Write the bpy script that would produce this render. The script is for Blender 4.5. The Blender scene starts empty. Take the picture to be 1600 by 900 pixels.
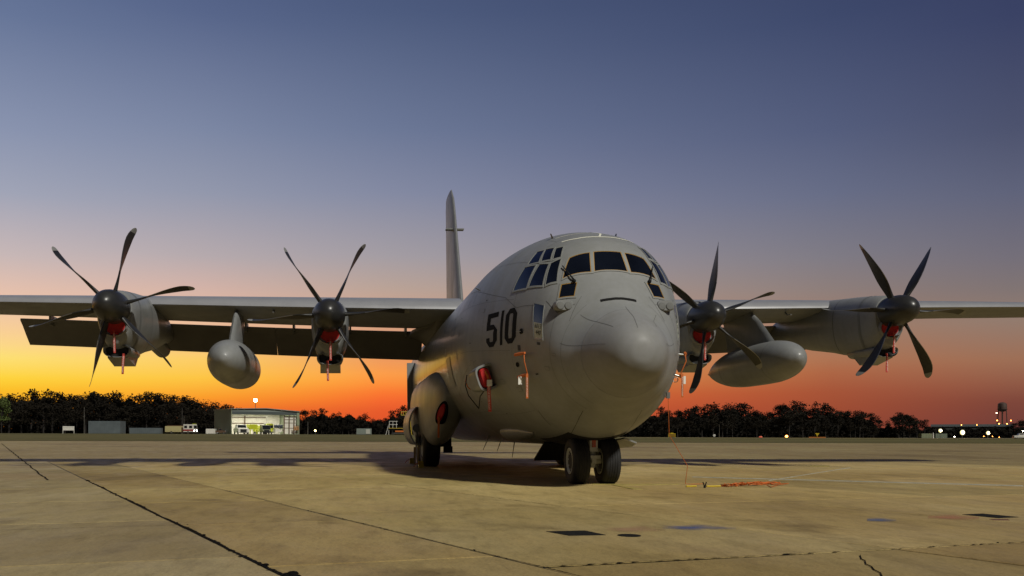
import bpy, math, random
from mathutils import Vector, Matrix
R = math.radians
scene = bpy.context.scene
rnd = random.Random(7)

# ================================================================ camera
# level camera with a risen (shifted) lens, standing low on the apron, off the aircraft's right bow
F, PX, PY = 1379.8, 678.3, 679.0            # focal length and principal point in 1600 px units
CAM = Vector((16.1008, -4.5994, .9048)); YAW = .1009; ROLL = .0036
FW = Vector((-math.cos(YAW), math.sin(YAW), 0)); RT0 = Vector((math.sin(YAW), math.cos(YAW), 0)); UP0 = Vector((0, 0, 1))
RT = RT0*math.cos(ROLL)+UP0*math.sin(ROLL); UP = UP0*math.cos(ROLL)-RT0*math.sin(ROLL)
cam = bpy.data.cameras.new('camera'); cam_ob = bpy.data.objects.new('camera', cam); scene.collection.objects.link(cam_ob)
m = Matrix((RT, UP, -FW)).transposed().to_4x4(); m.translation = CAM; cam_ob.matrix_world = m
cam.sensor_width = 36; cam.sensor_fit = 'HORIZONTAL'; cam.lens = F/1600*36
cam.shift_x = (800-PX)/1600; cam.shift_y = (PY-450)/1600
cam.clip_start = .1; cam.clip_end = 20000
scene.camera = cam_ob
scene.view_settings.view_transform = 'Standard'; scene.view_settings.look = 'None'; scene.view_settings.exposure = 0; scene.view_settings.gamma = 1

# ================================================================ sky at dusk and the apron light
def lin(c):
    return tuple(((v/255+.055)/1.055)**2.4 if v > 10 else v/255/12.92 for v in c)
world = bpy.data.worlds.new('World'); scene.world = world; world.use_nodes = True
N = world.node_tree.nodes; L = world.node_tree.links; N.clear()
def wn(t, **k):
    n = N.new(t)
    for a, b in k.items(): setattr(n, a, b)
    return n
def wm(op, a, b=None, c=None):
    n = wn('ShaderNodeMath', operation=op)
    for i, v in enumerate((a, b, c)):
        if v is None: continue
        if isinstance(v, (int, float)): n.inputs[i].default_value = v
        else: L.new(v, n.inputs[i])
    return n.outputs[0]
tc = wn('ShaderNodeTexCoord'); sx = wn('ShaderNodeSeparateXYZ'); L.new(tc.outputs['Generated'], sx.inputs[0])
X_, Y_, Z_ = sx.outputs
flat = wm('SQRT', wm('ADD', wm('MULTIPLY', X_, X_), wm('MULTIPLY', Y_, Y_)))
elev = wm('ARCTAN2', Z_, flat)                                   # height angle
fac_e = wm('DIVIDE', wm('MAXIMUM', elev, 0.0), R(60))
az = wm('ARCTAN2', Y_, wm('MULTIPLY', X_, -1))                   # 0 = towards the tail, positive to the aircraft's left
def ramp(stops):
    r = wn('ShaderNodeValToRGB'); cr = r.color_ramp; cr.interpolation = 'LINEAR'
    while len(cr.elements) > 1: cr.elements.remove(cr.elements[-1])
    for i, (e, c) in enumerate(stops):
        p = min(1, e/60)
        el = cr.elements[0] if i == 0 else cr.elements.new(p)
        el.position = p; el.color = lin(c)+(1,)
    L.new(fac_e, r.inputs[0]); return r.outputs[0]
SKY = [  # azimuth (deg), then (elevation deg, sRGB)
 (-20, [(0,(232,120,28)),(1.4,(244,158,32)),(2.5,(252,190,42)),(3.2,(254,211,60)),(4.4,(253,223,115)),(5.1,(252,215,135)),(6,(248,206,150)),(7.2,(238,198,166)),(8.4,(226,191,173)),(10.3,(199,183,182)),(13.8,(160,164,182)),(17.3,(137,147,174)),(23.2,(102,117,151)),(28,(84,99,136)),(36,(44,57,98)),(60,(12,16,38))]),
 (-9,  [(0,(226,90,34)),(1.5,(240,120,40)),(2.3,(251,158,44)),(3.5,(253,197,68)),(4.7,(252,205,104)),(5.5,(248,198,130)),(7.1,(234,189,158)),(9.1,(210,178,167)),(11,(182,170,173)),(14.8,(147,152,172)),(18.5,(124,135,163)),(24.7,(88,102,138)),(28,(77,91,128)),(36,(42,54,94)),(60,(12,16,37))]),
 (2.5, [(0,(214,76,40)),(1.6,(232,92,45)),(2.2,(245,105,48)),(2.7,(250,120,50)),(3.3,(253,143,60)),(3.9,(252,157,73)),(4.6,(241,154,88)),(6,(225,158,114)),(7.4,(210,162,134)),(9.4,(186,163,151)),(11.4,(164,157,163)),(15.3,(132,138,162)),(19.1,(108,120,150)),(25.5,(78,92,126)),(29,(68,81,116)),(36,(41,52,90)),(60,(12,16,36))]),
 (30,  [(0,(146,66,48)),(1.8,(160,78,52)),(2.6,(165,84,56)),(3.8,(173,103,70)),(4.6,(172,116,84)),(6.5,(160,124,104)),(8.6,(141,126,122)),(10.5,(127,123,132)),(14.1,(103,109,134)),(17.6,(84,93,124)),(23.5,(62,73,107)),(28,(55,65,98)),(36,(36,45,80)),(60,(11,15,34))]),
 (39,  [(0,(108,60,55)),(1.4,(120,67,57)),(2,(127,72,59)),(2.9,(144,90,70)),(4.2,(157,111,86)),(6.3,(146,123,110)),(8,(128,116,115)),(9.7,(116,111,121)),(13.1,(95,99,122)),(16.3,(77,83,110)),(21.9,(58,66,100)),(28,(50,59,92)),(36,(34,42,75)),(60,(11,15,33))]),
 (110, [(0,(46,36,42)),(4,(54,45,52)),(8,(52,48,60)),(14,(43,46,66)),(27,(29,35,58)),(38,(21,27,48)),(60,(10,14,30))]),
]
cols = [(R(a), ramp(s)) for a, s in SKY]
out = cols[0][1]
for i in range(1, len(cols)):
    mr = wn('ShaderNodeMapRange', interpolation_type='SMOOTHSTEP' if i == 5 else 'LINEAR'); L.new(az, mr.inputs[0])
    mr.inputs[1].default_value = cols[i-1][0]; mr.inputs[2].default_value = cols[i][0]
    mx = wn('ShaderNodeMix', data_type='RGBA'); L.new(mr.outputs[0], mx.inputs[0]); L.new(out, mx.inputs[6]); L.new(cols[i][1], mx.inputs[7]); out = mx.outputs[2]
# on the far side of the sunset glow the sky fades to the same plain dusk
mr = wn('ShaderNodeMapRange', interpolation_type='SMOOTHSTEP'); L.new(az, mr.inputs[0]); mr.inputs[1].default_value = R(-55); mr.inputs[2].default_value = R(-120)
mx = wn('ShaderNodeMix', data_type='RGBA'); L.new(mr.outputs[0], mx.inputs[0]); L.new(out, mx.inputs[6]); L.new(cols[-1][1], mx.inputs[7]); out = mx.outputs[2]
bg = wn('ShaderNodeBackground'); L.new(out, bg.inputs[0]); bg.inputs[1].default_value = 1.0
wo = wn('ShaderNodeOutputWorld'); L.new(bg.outputs[0], wo.inputs[0])

sun = bpy.data.lights.new('apron_light', 'SUN'); sun.energy = 3.05; sun.angle = R(4.0); sun.color = (1.0, .96, .86)
sun_ob = bpy.data.objects.new('apron_light', sun); scene.collection.objects.link(sun_ob)
SUN_AZ, SUN_EL = R(-26), R(44)                 # light comes from the bow, over the photographer
d = Vector((-math.cos(SUN_AZ)*math.cos(SUN_EL), math.sin(SUN_AZ)*math.cos(SUN_EL), -math.sin(SUN_EL)))
sun_ob.rotation_euler = d.to_track_quat('-Z', 'Y').to_euler(); sun_ob.location = (60, -20, 60)

# ================================================================ helpers
COL = scene.collection
MATS = {}
def material(name, color, rough=.5, metal=0., spec=.5, var=.0, scale=3., bump=0., bscale=40., emit=None, estr=0., per_object=0., streak=None, color2=None, coat=0.):
    if name in MATS: return MATS[name]
    mt = bpy.data.materials.new(name); mt.use_nodes = True; n = mt.node_tree.nodes; l = mt.node_tree.links
    b = n['Principled BSDF']; b.inputs['Roughness'].default_value = rough; b.inputs['Metallic'].default_value = metal; b.inputs['Specular IOR Level'].default_value = spec
    b.inputs['Base Color'].default_value = tuple(color)+(1,)
    if coat: b.inputs['Coat Weight'].default_value = coat; b.inputs['Coat Roughness'].default_value = .12
    t = n.new('ShaderNodeTexCoord')
    if var:
        mp = n.new('ShaderNodeMapping'); l.new(t.outputs['Object'], mp.inputs[0])
        if streak: mp.inputs['Scale'].default_value = streak
        ns = n.new('ShaderNodeTexNoise'); ns.inputs['Scale'].default_value = scale; ns.inputs['Detail'].default_value = 6; ns.inputs['Roughness'].default_value = .6; l.new(mp.outputs[0], ns.inputs[0])
        cr = n.new('ShaderNodeValToRGB'); cr.color_ramp.elements[0].position = .32; cr.color_ramp.elements[1].position = .7
        c2 = color2 or tuple(c*(1+var) for c in color); c1 = tuple(c*(1-var) for c in color) if not color2 else color
        cr.color_ramp.elements[0].color = tuple(c1)+(1,); cr.color_ramp.elements[1].color = tuple(c2)+(1,)
        l.new(ns.outputs[0], cr.inputs[0]); src = cr.outputs[0]
        if per_object:
            oi = n.new('ShaderNodeObjectInfo'); mr = n.new('ShaderNodeMapRange'); l.new(oi.outputs['Random'], mr.inputs[0])
            mr.inputs[3].default_value = 1-per_object; mr.inputs[4].default_value = 1+per_object
            hs = n.new('ShaderNodeHueSaturation'); l.new(src, hs.inputs['Color']); l.new(mr.outputs[0], hs.inputs['Value']); src = hs.outputs[0]
        l.new(src, b.inputs['Base Color'])
        rr = n.new('ShaderNodeMapRange'); l.new(ns.outputs[0], rr.inputs[0]); rr.inputs[3].default_value = max(0, rough-.07); rr.inputs[4].default_value = min(1, rough+.07); l.new(rr.outputs[0], b.inputs['Roughness'])
    if bump:
        n2 = n.new('ShaderNodeTexNoise'); n2.inputs['Scale'].default_value = bscale; n2.inputs['Detail'].default_value = 4; l.new(t.outputs['Object'], n2.inputs[0])
        bm_ = n.new('ShaderNodeBump'); bm_.inputs['Strength'].default_value = bump; bm_.inputs['Distance'].default_value = .02; l.new(n2.outputs[0], bm_.inputs['Height']); l.new(bm_.outputs[0], b.inputs['Normal'])
    if emit: b.inputs['Emission Color'].default_value = tuple(emit)+(1,); b.inputs['Emission Strength'].default_value = estr
    MATS[name] = mt; return mt

class MB:
    """Collects vertices and faces for ONE mesh."""
    def __init__(s): s.v = []; s.f = []; s.mi = []
    def add(s, vs, fs, mi=0):
        k = len(s.v); s.v += [tuple(p) for p in vs]; s.f += [tuple(i+k for i in f) for f in fs]; s.mi += [mi]*len(fs); return s
    def box(s, lo, hi, mi=0, rz=0, ch=0.):
        (x0,y0,z0),(x1,y1,z1) = lo, hi
        cx, cy = (x0+x1)/2, (y0+y1)/2; c, sn = math.cos(rz), math.sin(rz)
        if ch:
            vs = [(x0,y0,z0),(x1,y0,z0),(x1,y1,z0),(x0,y1,z0),(x0,y0,z1-ch),(x1,y0,z1-ch),(x1,y1,z1-ch),(x0,y1,z1-ch),(x0+ch,y0+ch,z1),(x1-ch,y0+ch,z1),(x1-ch,y1-ch,z1),(x0+ch,y1-ch,z1)]
            fs = [(3,2,1,0)]+[(i,(i+1)%4,4+(i+1)%4,4+i) for i in range(4)]+[(4+i,4+(i+1)%4,8+(i+1)%4,8+i) for i in range(4)]+[(8,9,10,11)]
        else:
            vs = [(x0,y0,z0),(x1,y0,z0),(x1,y1,z0),(x0,y1,z0),(x0,y0,z1),(x1,y0,z1),(x1,y1,z1),(x0,y1,z1)]
            fs = [(3,2,1,0),(4,5,6,7),(0,1,5,4),(1,2,6,5),(2,3,7,6),(3,0,4,7)]
        if rz: vs = [(cx+(x-cx)*c-(y-cy)*sn, cy+(x-cx)*sn+(y-cy)*c, z) for x,y,z in vs]
        return s.add(vs, fs, mi)
    def tube(s, pts, r, n=8, mi=0, cap=True):
        pts = [Vector(p) for p in pts]; rs = r if isinstance(r, (list, tuple)) else [r]*len(pts)
        vs = []; fs = []; prev = None
        for i, p in enumerate(pts):
            t = (pts[min(i+1, len(pts)-1)]-pts[max(i-1, 0)]).normalized()
            if prev is None: u = t.orthogonal().normalized()
            else: u = (prev-t*prev.dot(t)).normalized()
            prev = u; w = t.cross(u)
            for k in range(n):
                a = 2*math.pi*k/n; vs.append(p+(u*math.cos(a)+w*math.sin(a))*rs[i])
        for i in range(len(pts)-1):
            for k in range(n): fs.append((i*n+k, i*n+(k+1)%n, (i+1)*n+(k+1)%n, (i+1)*n+k))
        if cap: fs.append(tuple(range(n))[::-1]); fs.append(tuple((len(pts)-1)*n+k for k in range(n)))
        return s.add(vs, fs, mi)
    def rings(s, rs, closed=True, caps=(True, True), mi=0):
        n = len(rs[0]); vs = [p for r in rs for p in r]; fs = []
        for i in range(len(rs)-1):
            for k in range(n if closed else n-1): fs.append((i*n+k, i*n+(k+1)%n, (i+1)*n+(k+1)%n, (i+1)*n+k))
        if caps[0]: fs.append(tuple(range(n))[::-1])
        if caps[1]: fs.append(tuple((len(rs)-1)*n+k for k in range(n)))
        return s.add(vs, fs, mi)
    def lathe(s, prof, axis='Z', n=32, o=(0,0,0), mi=0, caps=(True, True)):
        """prof: (radius, along the axis)"""
        o = Vector(o); rs = []
        for r, h in prof:
            ring = []
            for k in range(n):
                a = 2*math.pi*k/n; c, sn = r*math.cos(a), r*math.sin(a)
                ring.append(o+Vector({'Z':(c,sn,h),'Y':(sn,h,c),'X':(h,c,sn)}[axis]))
            rs.append(ring)
        return s.rings(rs, True, caps, mi)
    def ball(s, o, r, n=10, mi=0):
        rr = r if isinstance(r, (tuple, list)) else (r,r,r)
        prof = [(max(1e-4, math.sin(math.pi*i/n)), -math.cos(math.pi*i/n)) for i in range(n+1)]
        k = len(s.v); s.lathe(prof, 'Z', n*2, (0,0,0), mi, (False, False))
        for i in range(k, len(s.v)):
            x,y,z = s.v[i]; s.v[i] = (o[0]+x*rr[0], o[1]+y*rr[1], o[2]+z*rr[2])
        return s
    def mesh(s, name, mats, smooth=None):
        me = bpy.data.meshes.new(name); me.from_pydata([tuple(p) for p in s.v], [], s.f)
        for q in (mats if isinstance(mats, (list, tuple)) else [mats]): me.materials.append(q)
        me.polygons.foreach_set('material_index', s.mi); me.update()
        if smooth is not None:
            me.shade_smooth()
            if smooth < 179: me.set_sharp_from_angle(angle=R(smooth))
        return me
    def build(s, name, mats, parent=None, smooth=None, loc=None, rot=None):
        return link(name, s.mesh(name, mats, smooth), parent, loc, rot)
def link(name, data, parent=None, loc=None, rot=None):
    o = bpy.data.objects.new(name, data); COL.objects.link(o)
    if parent: o.parent = parent
    if loc: o.location = loc
    if rot: o.rotation_euler = rot
    return o
def fix_normals(me):
    import bmesh
    b = bmesh.new(); b.from_mesh(me); bmesh.ops.recalc_face_normals(b, faces=b.faces); b.to_mesh(me); b.free()
def tag(o, label=None, cat=None, group=None, kind=None):
    if label: o['label'] = label
    if cat: o['category'] = cat
    if group: o['group'] = group
    if kind: o['kind'] = kind
    return o
def thing(name, label, cat, loc=(0,0,0), rz=0., group=None):
    o = bpy.data.objects.new(name, None); COL.objects.link(o); o.location = loc; o.rotation_euler = (0,0,rz); o.empty_display_size = .3
    return tag(o, label, cat, group)
def text_mesh(body, size, mat, name, parent, loc, rot, extrude=.0, sx_=1.):
    cu = bpy.data.curves.new('text', 'FONT'); cu.body = body; cu.size = size; cu.extrude = extrude; cu.align_x = 'CENTER'; cu.align_y = 'CENTER'; cu.resolution_u = 2
    t = bpy.data.objects.new('text', cu); COL.objects.link(t)
    dg = bpy.context.evaluated_depsgraph_get(); me = bpy.data.meshes.new_from_object(t.evaluated_get(dg)); me.materials.clear(); me.materials.append(mat)
    COL.objects.unlink(t); bpy.data.objects.remove(t)
    if sx_ != 1:
        for v in me.vertices: v.co.x *= sx_
    return link(name, me, parent, loc, rot)
def smooth_step(a, b, x):
    t = max(0., min(1., (x-a)/(b-a))); return t*t*(3-2*t)
def terrain(x, y):
    """The airfield rises very gently towards the far left."""
    return .8*smooth_step(90, 330, -x)*(1-smooth_step(30, 110, y))
def spot(px, dist, up=0.):
    """Point on the ground in the direction of a picture column, at a distance along the view."""
    p = CAM+FW*dist+RT0*((px-PX)/F*dist); return Vector((p.x, p.y, terrain(p.x, p.y)+up))
# ---------------------------------------------------------------- fuselage form
# station x (forward of the nose gear), roof z, belly z, half width, height of greatest width, roundness of the upper half
HULL = [(2.90,2.20,2.20,.000,2.20,2.0),(2.885,2.36,2.05,.15,2.20,2.0),(2.84,2.46,1.96,.25,2.21,2.0),(2.76,2.57,1.87,.36,2.22,2.0),(2.60,2.70,1.77,.48,2.23,2.0),
        (2.36,2.82,1.68,.60,2.24,1.95),(2.10,2.93,1.56,.71,2.25,1.85),(1.85,3.06,1.45,.83,2.27,1.75),(1.70,3.20,1.38,.93,2.29,1.72),
        (1.58,3.36,1.33,1.01,2.32,1.8),(1.45,3.52,1.27,1.09,2.36,2.0),(1.29,3.73,1.20,1.17,2.42,2.2),(1.17,3.93,1.14,1.22,2.47,2.3),(1.05,4.12,1.09,1.27,2.50,2.35),
        (.90,4.28,1.01,1.34,2.53,2.35),(.55,4.50,.89,1.50,2.58,2.3),(0.,4.68,.79,1.71,2.65,2.2),(-.5,4.80,.74,1.87,2.70,2.1),(-1.,4.88,.72,1.99,2.75,2.05),
        (-2.,4.97,.71,2.12,2.82,2.0),(-3.,5.0,.70,2.15,2.85,2.0),(-5.,5.0,.70,2.15,2.85,2.0),(-9.,5.0,.70,2.15,2.85,2.0),(-16.,5.0,.70,2.15,2.85,2.0),(-17.5,5.0,.90,2.13,2.9,2.0),
        (-19.5,4.99,1.55,2.02,3.15,2.0),(-21.5,4.97,2.30,1.72,3.5,2.0),(-23.5,4.93,3.05,1.25,3.9,2.0),(-25.5,4.85,3.75,.70,4.25,2.0),(-26.8,4.7,4.3,.22,4.5,2.0)]
def _slopes(xs, ys):
    n=len(xs); h=[xs[i+1]-xs[i] for i in range(n-1)]; d=[(ys[i+1]-ys[i])/h[i] for i in range(n-1)]
    m=[d[0]]+[0 if d[i-1]*d[i]<=0 else (h[i-1]+h[i])*3/((2*h[i]+h[i-1])/d[i-1]+(h[i]+2*h[i-1])/d[i]) for i in range(1,n-1)]+[d[-1]]
    return m
def curve(xs, ys):
    m=_slopes(xs,ys)
    def f(x):
        if x<=xs[0]: return ys[0]
        if x>=xs[-1]: return ys[-1]
        i=0
        while xs[i+1]<x: i+=1
        h=xs[i+1]-xs[i]; t=(x-xs[i])/h
        return ((1+2*t)*(1-t)**2*ys[i]+t*(1-t)**2*h*m[i]+t*t*(3-2*t)*ys[i+1]+t*t*(t-1)*h*m[i+1])
    return f
_U=[(2.90-h[0])**.5 for h in HULL]      # spacing that suits the blunt nose
_CV=[curve(_U,[h[k] for h in HULL]) for k in range(1,6)]
def station(x):
    u=max(0.,2.90-x)**.5
    return [c(u) for c in _CV]
def skin(x, phi, off=0.):
    """Point on the fuselage skin: phi runs from the roof (0) down the left (+) or right (-) side to the belly (pi)."""
    def p(x,phi):
        zt,zb,w,zc,n=station(x)
        s,c=math.sin(phi),math.cos(phi)
        if c>=0: return (x, w*math.copysign(abs(s)**(2/n),s), zc+(zt-zc)*abs(c)**(2/n))
        return (x, w*s, zc+(zc-zb)*c)
    a=p(x,phi)
    if off==0: return a
    e=.004
    b,c=p(x-e,phi),p(x,phi+e); b0,c0=p(x+e,phi),p(x,phi-e)
    u=[b[i]-b0[i] for i in range(3)]; v=[c[i]-c0[i] for i in range(3)]
    n=(u[2]*v[1]-u[1]*v[2],u[0]*v[2]-u[2]*v[0],u[1]*v[0]-u[0]*v[1])
    l=math.sqrt(sum(k*k for k in n)) or 1
    zt,zb,w,zc,_=station(x)
    if n[1]*a[1]+n[2]*(a[2]-zc)<0: l=-l
    return tuple(a[i]+n[i]/l*off for i in range(3))

# ================================================================ materials
def aircraft_paint(name, c, rough, coat=0.):
    """Matt service grey with faded patches, vertical wash-down streaks and fine speckle."""
    mt = bpy.data.materials.new(name); mt.use_nodes = True; n = mt.node_tree.nodes; l = mt.node_tree.links; b = n['Principled BSDF']
    t_ = n.new('ShaderNodeTexCoord')
    def nz(sc, st, det=5, ro=.6):
        mp = n.new('ShaderNodeMapping'); mp.inputs['Scale'].default_value = st; l.new(t_.outputs['Object'], mp.inputs[0])
        q = n.new('ShaderNodeTexNoise'); q.inputs['Scale'].default_value = sc; q.inputs['Detail'].default_value = det; q.inputs['Roughness'].default_value = ro; l.new(mp.outputs[0], q.inputs[0]); return q.outputs[0]
    def rg(src, a, lo, hi_, b2=None):
        r = n.new('ShaderNodeValToRGB'); r.color_ramp.elements[0].position = a; r.color_ramp.elements[0].color = (lo,lo,lo*.97,1); r.color_ramp.elements[1].position = b2 or 1-a; r.color_ramp.elements[1].color = (hi_,hi_,hi_,1); l.new(src, r.inputs[0]); return r.outputs[0]
    base = n.new('ShaderNodeRGB'); base.outputs[0].default_value = tuple(c)+(1,); col = base.outputs[0]
    for src in (rg(nz(.9,(1,1,1)),.3,.92,1.06), rg(nz(2.6,(1.6,.6,.22),6,.68),.34,.93,1.03), rg(nz(9.,(1,1,1),3),.3,.96,1.03), rg(nz(.55,(1,1,1.5),4),.28,.88,1.0,.40)):
        x = n.new('ShaderNodeMix'); x.data_type = 'RGBA'; x.blend_type = 'MULTIPLY'; x.inputs[0].default_value = 1; l.new(col, x.inputs[6]); l.new(src, x.inputs[7]); col = x.outputs[2]
    b.inputs['Coat Weight'].default_value = coat; b.inputs['Coat Roughness'].default_value = .22
    l.new(col, b.inputs['Base Color'])
    mr = n.new('ShaderNodeMapRange'); l.new(nz(1.6,(1.5,1,.4)), mr.inputs[0]); mr.inputs[1].default_value = .3; mr.inputs[2].default_value = .7; mr.inputs[3].default_value = rough-.07; mr.inputs[4].default_value = rough+.10; l.new(mr.outputs[0], b.inputs['Roughness'])
    bp = n.new('ShaderNodeBump'); bp.inputs['Strength'].default_value = .10; bp.inputs['Distance'].default_value = .05; l.new(nz(1.4,(1,1,1),2), bp.inputs['Height']); l.new(bp.outputs[0], b.inputs['Normal'])
    MATS[name] = mt; return mt
PAINT = aircraft_paint('grey_paint', (.228,.235,.243), .42, .14)
WINGPAINT = aircraft_paint('wing_paint', (.20,.207,.218), .46)
RADOME = aircraft_paint('radome_paint', (.224,.226,.232), .54, .0)
FUSEPAINT = aircraft_paint('fuselage_paint', (.230,.237,.245), .44, .1)
_n = FUSEPAINT.node_tree.nodes; _l = FUSEPAINT.node_tree.links      # coat raised towards the tail to strengthen the sunset sheen
_s = _n.new('ShaderNodeSeparateXYZ'); _l.new([q for q in _n if q.type == 'TEX_COORD'][0].outputs['Object'], _s.inputs[0])
_m = _n.new('ShaderNodeMapRange'); _l.new(_s.outputs[0], _m.inputs[0]); _m.inputs[1].default_value = -2.; _m.inputs[2].default_value = -5.5; _m.inputs[3].default_value = .06; _m.inputs[4].default_value = .85; _l.new(_m.outputs[0], _n['Principled BSDF'].inputs['Coat Weight'])
LE_HIGHLIGHT = material('leading_edge_highlight', (.25,.255,.275), .32, var=.05, scale=2.)  # lighter, glossier strip; the glow along the edge is put into its colour
DARKPAINT = material('dark_grey_paint', (.16,.165,.16), .45, var=.08, scale=2.)
UNDER = material('flap_fairing_grey', (.13,.125,.115), .55, var=.1, scale=2.)  # darker grey of the flaps and wing root fairings
SEAM = material('seam_sealant', (.045,.045,.042), .7)
FAINT = material('seam_faint', (.105,.107,.102), .55)
GLASS = material('window_glass', (.006,.008,.014), .04, spec=.9, var=.3, scale=1.5)
FRAME = material('window_frame_paint', (.23,.238,.225), .42)
SEALANT = material('yellow_sealant', (.36,.20,.03), .5)
BLACK = material('black_paint', (.006,.006,.006), .8, spec=.25)
BLADE = material('blade_composite', (.018,.018,.018), .48, var=.2, scale=5.)
TIPGREY = material('blade_tip_grey', (.22,.22,.21), .45)
EDGE = material('blade_edge_metal', (.30,.30,.30), .35, metal=.8)
SPIN = material('spinner_paint', (.026,.026,.026), .34, var=.15, scale=3.)
RUBBER = material('rubber', (.012,.012,.012), .75, var=.3, scale=6., bump=.1, bscale=60)
RIM = material('wheel_rim', (.55,.57,.47), .45, var=.08, scale=8.)
STEEL = material('steel', (.35,.35,.33), .35, metal=.9)
WHITEMETAL = material('white_gear_paint', (.52,.53,.46), .4)
RED = material('red_cover', (.50,.012,.012), .6, var=.15, scale=10.)
STREAM = material('streamer_fabric', (.50,.05,.035), .7, var=.12, scale=14.)
ORANGE = material('orange_strap', (.55,.13,.02), .65)
WHITE = material('white_print', (.75,.74,.68), .6)
BLACKSTRAP = material('black_strap', (.008,.008,.008), .7)
YELLOW = material('yellow_paint', (.55,.40,.02), .5, var=.1, scale=4.)
DARK = material('dark_bay', (.010,.010,.010), .8)
ORANGELENS = material('orange_lens', (.45,.08,.01), .2)

# ================================================================ the aircraft
plane = thing('military_transport_plane', 'grey four engine military transport plane numbered 510 parked on the apron', 'aircraft')
BANK = .0127
plane.rotation_euler = (BANK, 0, 0)

def hull_ring(x, n=128):
    return [skin(x, -math.pi+2*math.pi*k/n) for k in range(n)]
UR = (2.90-2.02)**.5                                     # radome seam
mb = MB(); us = [.02+(UR-.02)*i/30 for i in range(31)]
mb.rings([hull_ring(2.90-u*u) for u in us], caps=(True, False))
radome = mb.build('radome', RADOME, plane, 180); fix_normals(radome.data)
mb = MB(); us = [UR+.002+(29.7**.5-UR)*i/150 for i in range(151)]
mb.rings([hull_ring(2.90-u*u) for u in us], caps=(False, True))
fuselage = mb.build('fuselage', FUSEPAINT, plane, 180); fix_normals(fuselage.data)

def phi_at(x, z, side=-1):
    zt,zb,w,zc,n = station(x)
    if z >= zc: return side*math.acos(max(-1,min(1,((z-zc)/(zt-zc))**(n/2))))
    return side*math.acos(max(-1,min(1,(z-zc)/(zc-zb))))
def bil(c, u, v):
    return tuple((c[0][i]*(1-u)+c[1][i]*u)*(1-v)+(c[3][i]*(1-u)+c[2][i]*u)*v for i in (0,1))
def on_skin(p):
    zt,zb,w,zc,n = station(p.x)
    s_ = p.y/w; k = (p.z-zc)/((zt-zc) if p.z >= zc else (zc-zb)); e_ = n/2 if p.z >= zc else 1
    return (p.x, math.atan2(math.copysign(abs(s_)**e_, s_), math.copysign(abs(k)**e_, k)))
def skin_patch(name, mat, c, off, nu=6, nv=6, parent=None, straight=True):
    """Sheet that follows the skin between four (station, angle) corners."""
    m_ = MB(); vs = []; fs = []
    C = [Vector(skin(*q)) for q in c] if straight else None
    for j in range(nv+1):
        for i in range(nu+1):
            q = bil(c, i/nu, j/nv)
            if straight: u, v = i/nu, j/nv; q = on_skin((C[0]*(1-u)+C[1]*u)*(1-v)+(C[3]*(1-u)+C[2]*u)*v)
            vs.append(skin(*q, off))
    for j in range(nv):
        for i in range(nu): a = j*(nu+1)+i; fs.append((a,a+1,a+nu+2,a+nu+1))
    m_.add(vs, fs)
    o = m_.build(name, mat, parent or plane, 60)
    fix_normals(o.data); return o
def skin_ring(name, mat, c, g0, g1, off, parent=None, nn=6):
    """Raised border round a four-cornered opening: from grow g0 to grow g1 (fractions of metres along the skin)."""
    def grow(c, g):
        P = [Vector(skin(*q)) for q in c]; o = []; M_ = sum(P, Vector())/4
        return [on_skin(M_+(p-M_)*(1+g*1.35/(p-M_).length)) for p in P]
        ctr = [sum(q[i] for q in c)/4 for i in (0,1)]
        for i,q in enumerate(c):
            d_ = (P[i]-sum(P, Vector())/4).length
            o.append(tuple(ctr[k]+(q[k]-ctr[k])*(1+g*1.35/d_) for k in (0,1)))
        return o
    A, B_ = grow(c, g0), grow(c, g1); m_ = MB()
    def loop(c):
        o = []
        for s_ in range(4):
            a, b = c[s_], c[(s_+1)%4]
            A_, B2 = Vector(skin(*a)), Vector(skin(*b)); o += [on_skin(A_+(B2-A_)*i/nn) for i in range(nn)]
        return o
    la, lb = loop(A), loop(B_)
    m_.rings([[skin(*q, .001) for q in la],[skin(*q, off) for q in la],[skin(*q, off) for q in lb],[skin(*q, .0) for q in lb]], caps=(False,False))
    o = m_.build(name, mat, parent or plane, 30); fix_normals(o.data); return o
def mirror(c): return [(x,-p) for x,p in c]
WINDOWS = [  # kind, four (station, angle) corners on the right side; None angle sign 0 = centre
 ('windscreen', [(1.02,-.478),(1.055,-.189),(1.280,-.262),(1.185,-.70)]),
 ('cheek',      [(1.222,-.757),(1.328,-.524),(1.448,-.684),(1.306,-.90)]),
 ('side',       [(.866,-.723),(.949,-.584),(1.150,-.80),(1.02,-.967)]),
 ('side',       [(.627,-.800),(.831,-.742),(.965,-1.000),(.650,-1.075)]),
 ('side',       [(.226,-.870),(.537,-.826),(.597,-1.095),(.201,-1.136)]),
 ('eyebrow',    [(.641,-.5217),(.724,-.4469),(.913,-.5691),(.828,-.6569)]),
 ('eyebrow',    [(.393,-.590),(.576,-.5281),(.783,-.6834),(.608,-.755)]),
 ('eyebrow',    [(.177,-.645),(.38,-.605),(.549,-.775),(.255,-.830)]),
 ('door',       [(.914,-1.225),(1.143,-1.165),(1.232,-1.512),(1.00,-1.545)]),
]
def window(c, kind):
    g = skin_patch('cockpit_window', GLASS, c, .004)
    skin_ring('window_frame', FRAME, c, .0, .032 if kind != 'door' else .018, .011, parent=g)
    if kind in ('windscreen','cheek'): skin_ring('window_sealant', SEALANT, c, -.012, .003, .008, parent=g)
    return g
window([(1.053,-.1465),(1.053,.1465),(1.280,.221),(1.280,-.221)], 'windscreen')
door_windows = []
for kind, c in WINDOWS:
    for cc in (c, mirror(c)):
        g = window(cc, kind)
        if kind == 'door': door_windows.append((g, cc))
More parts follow.
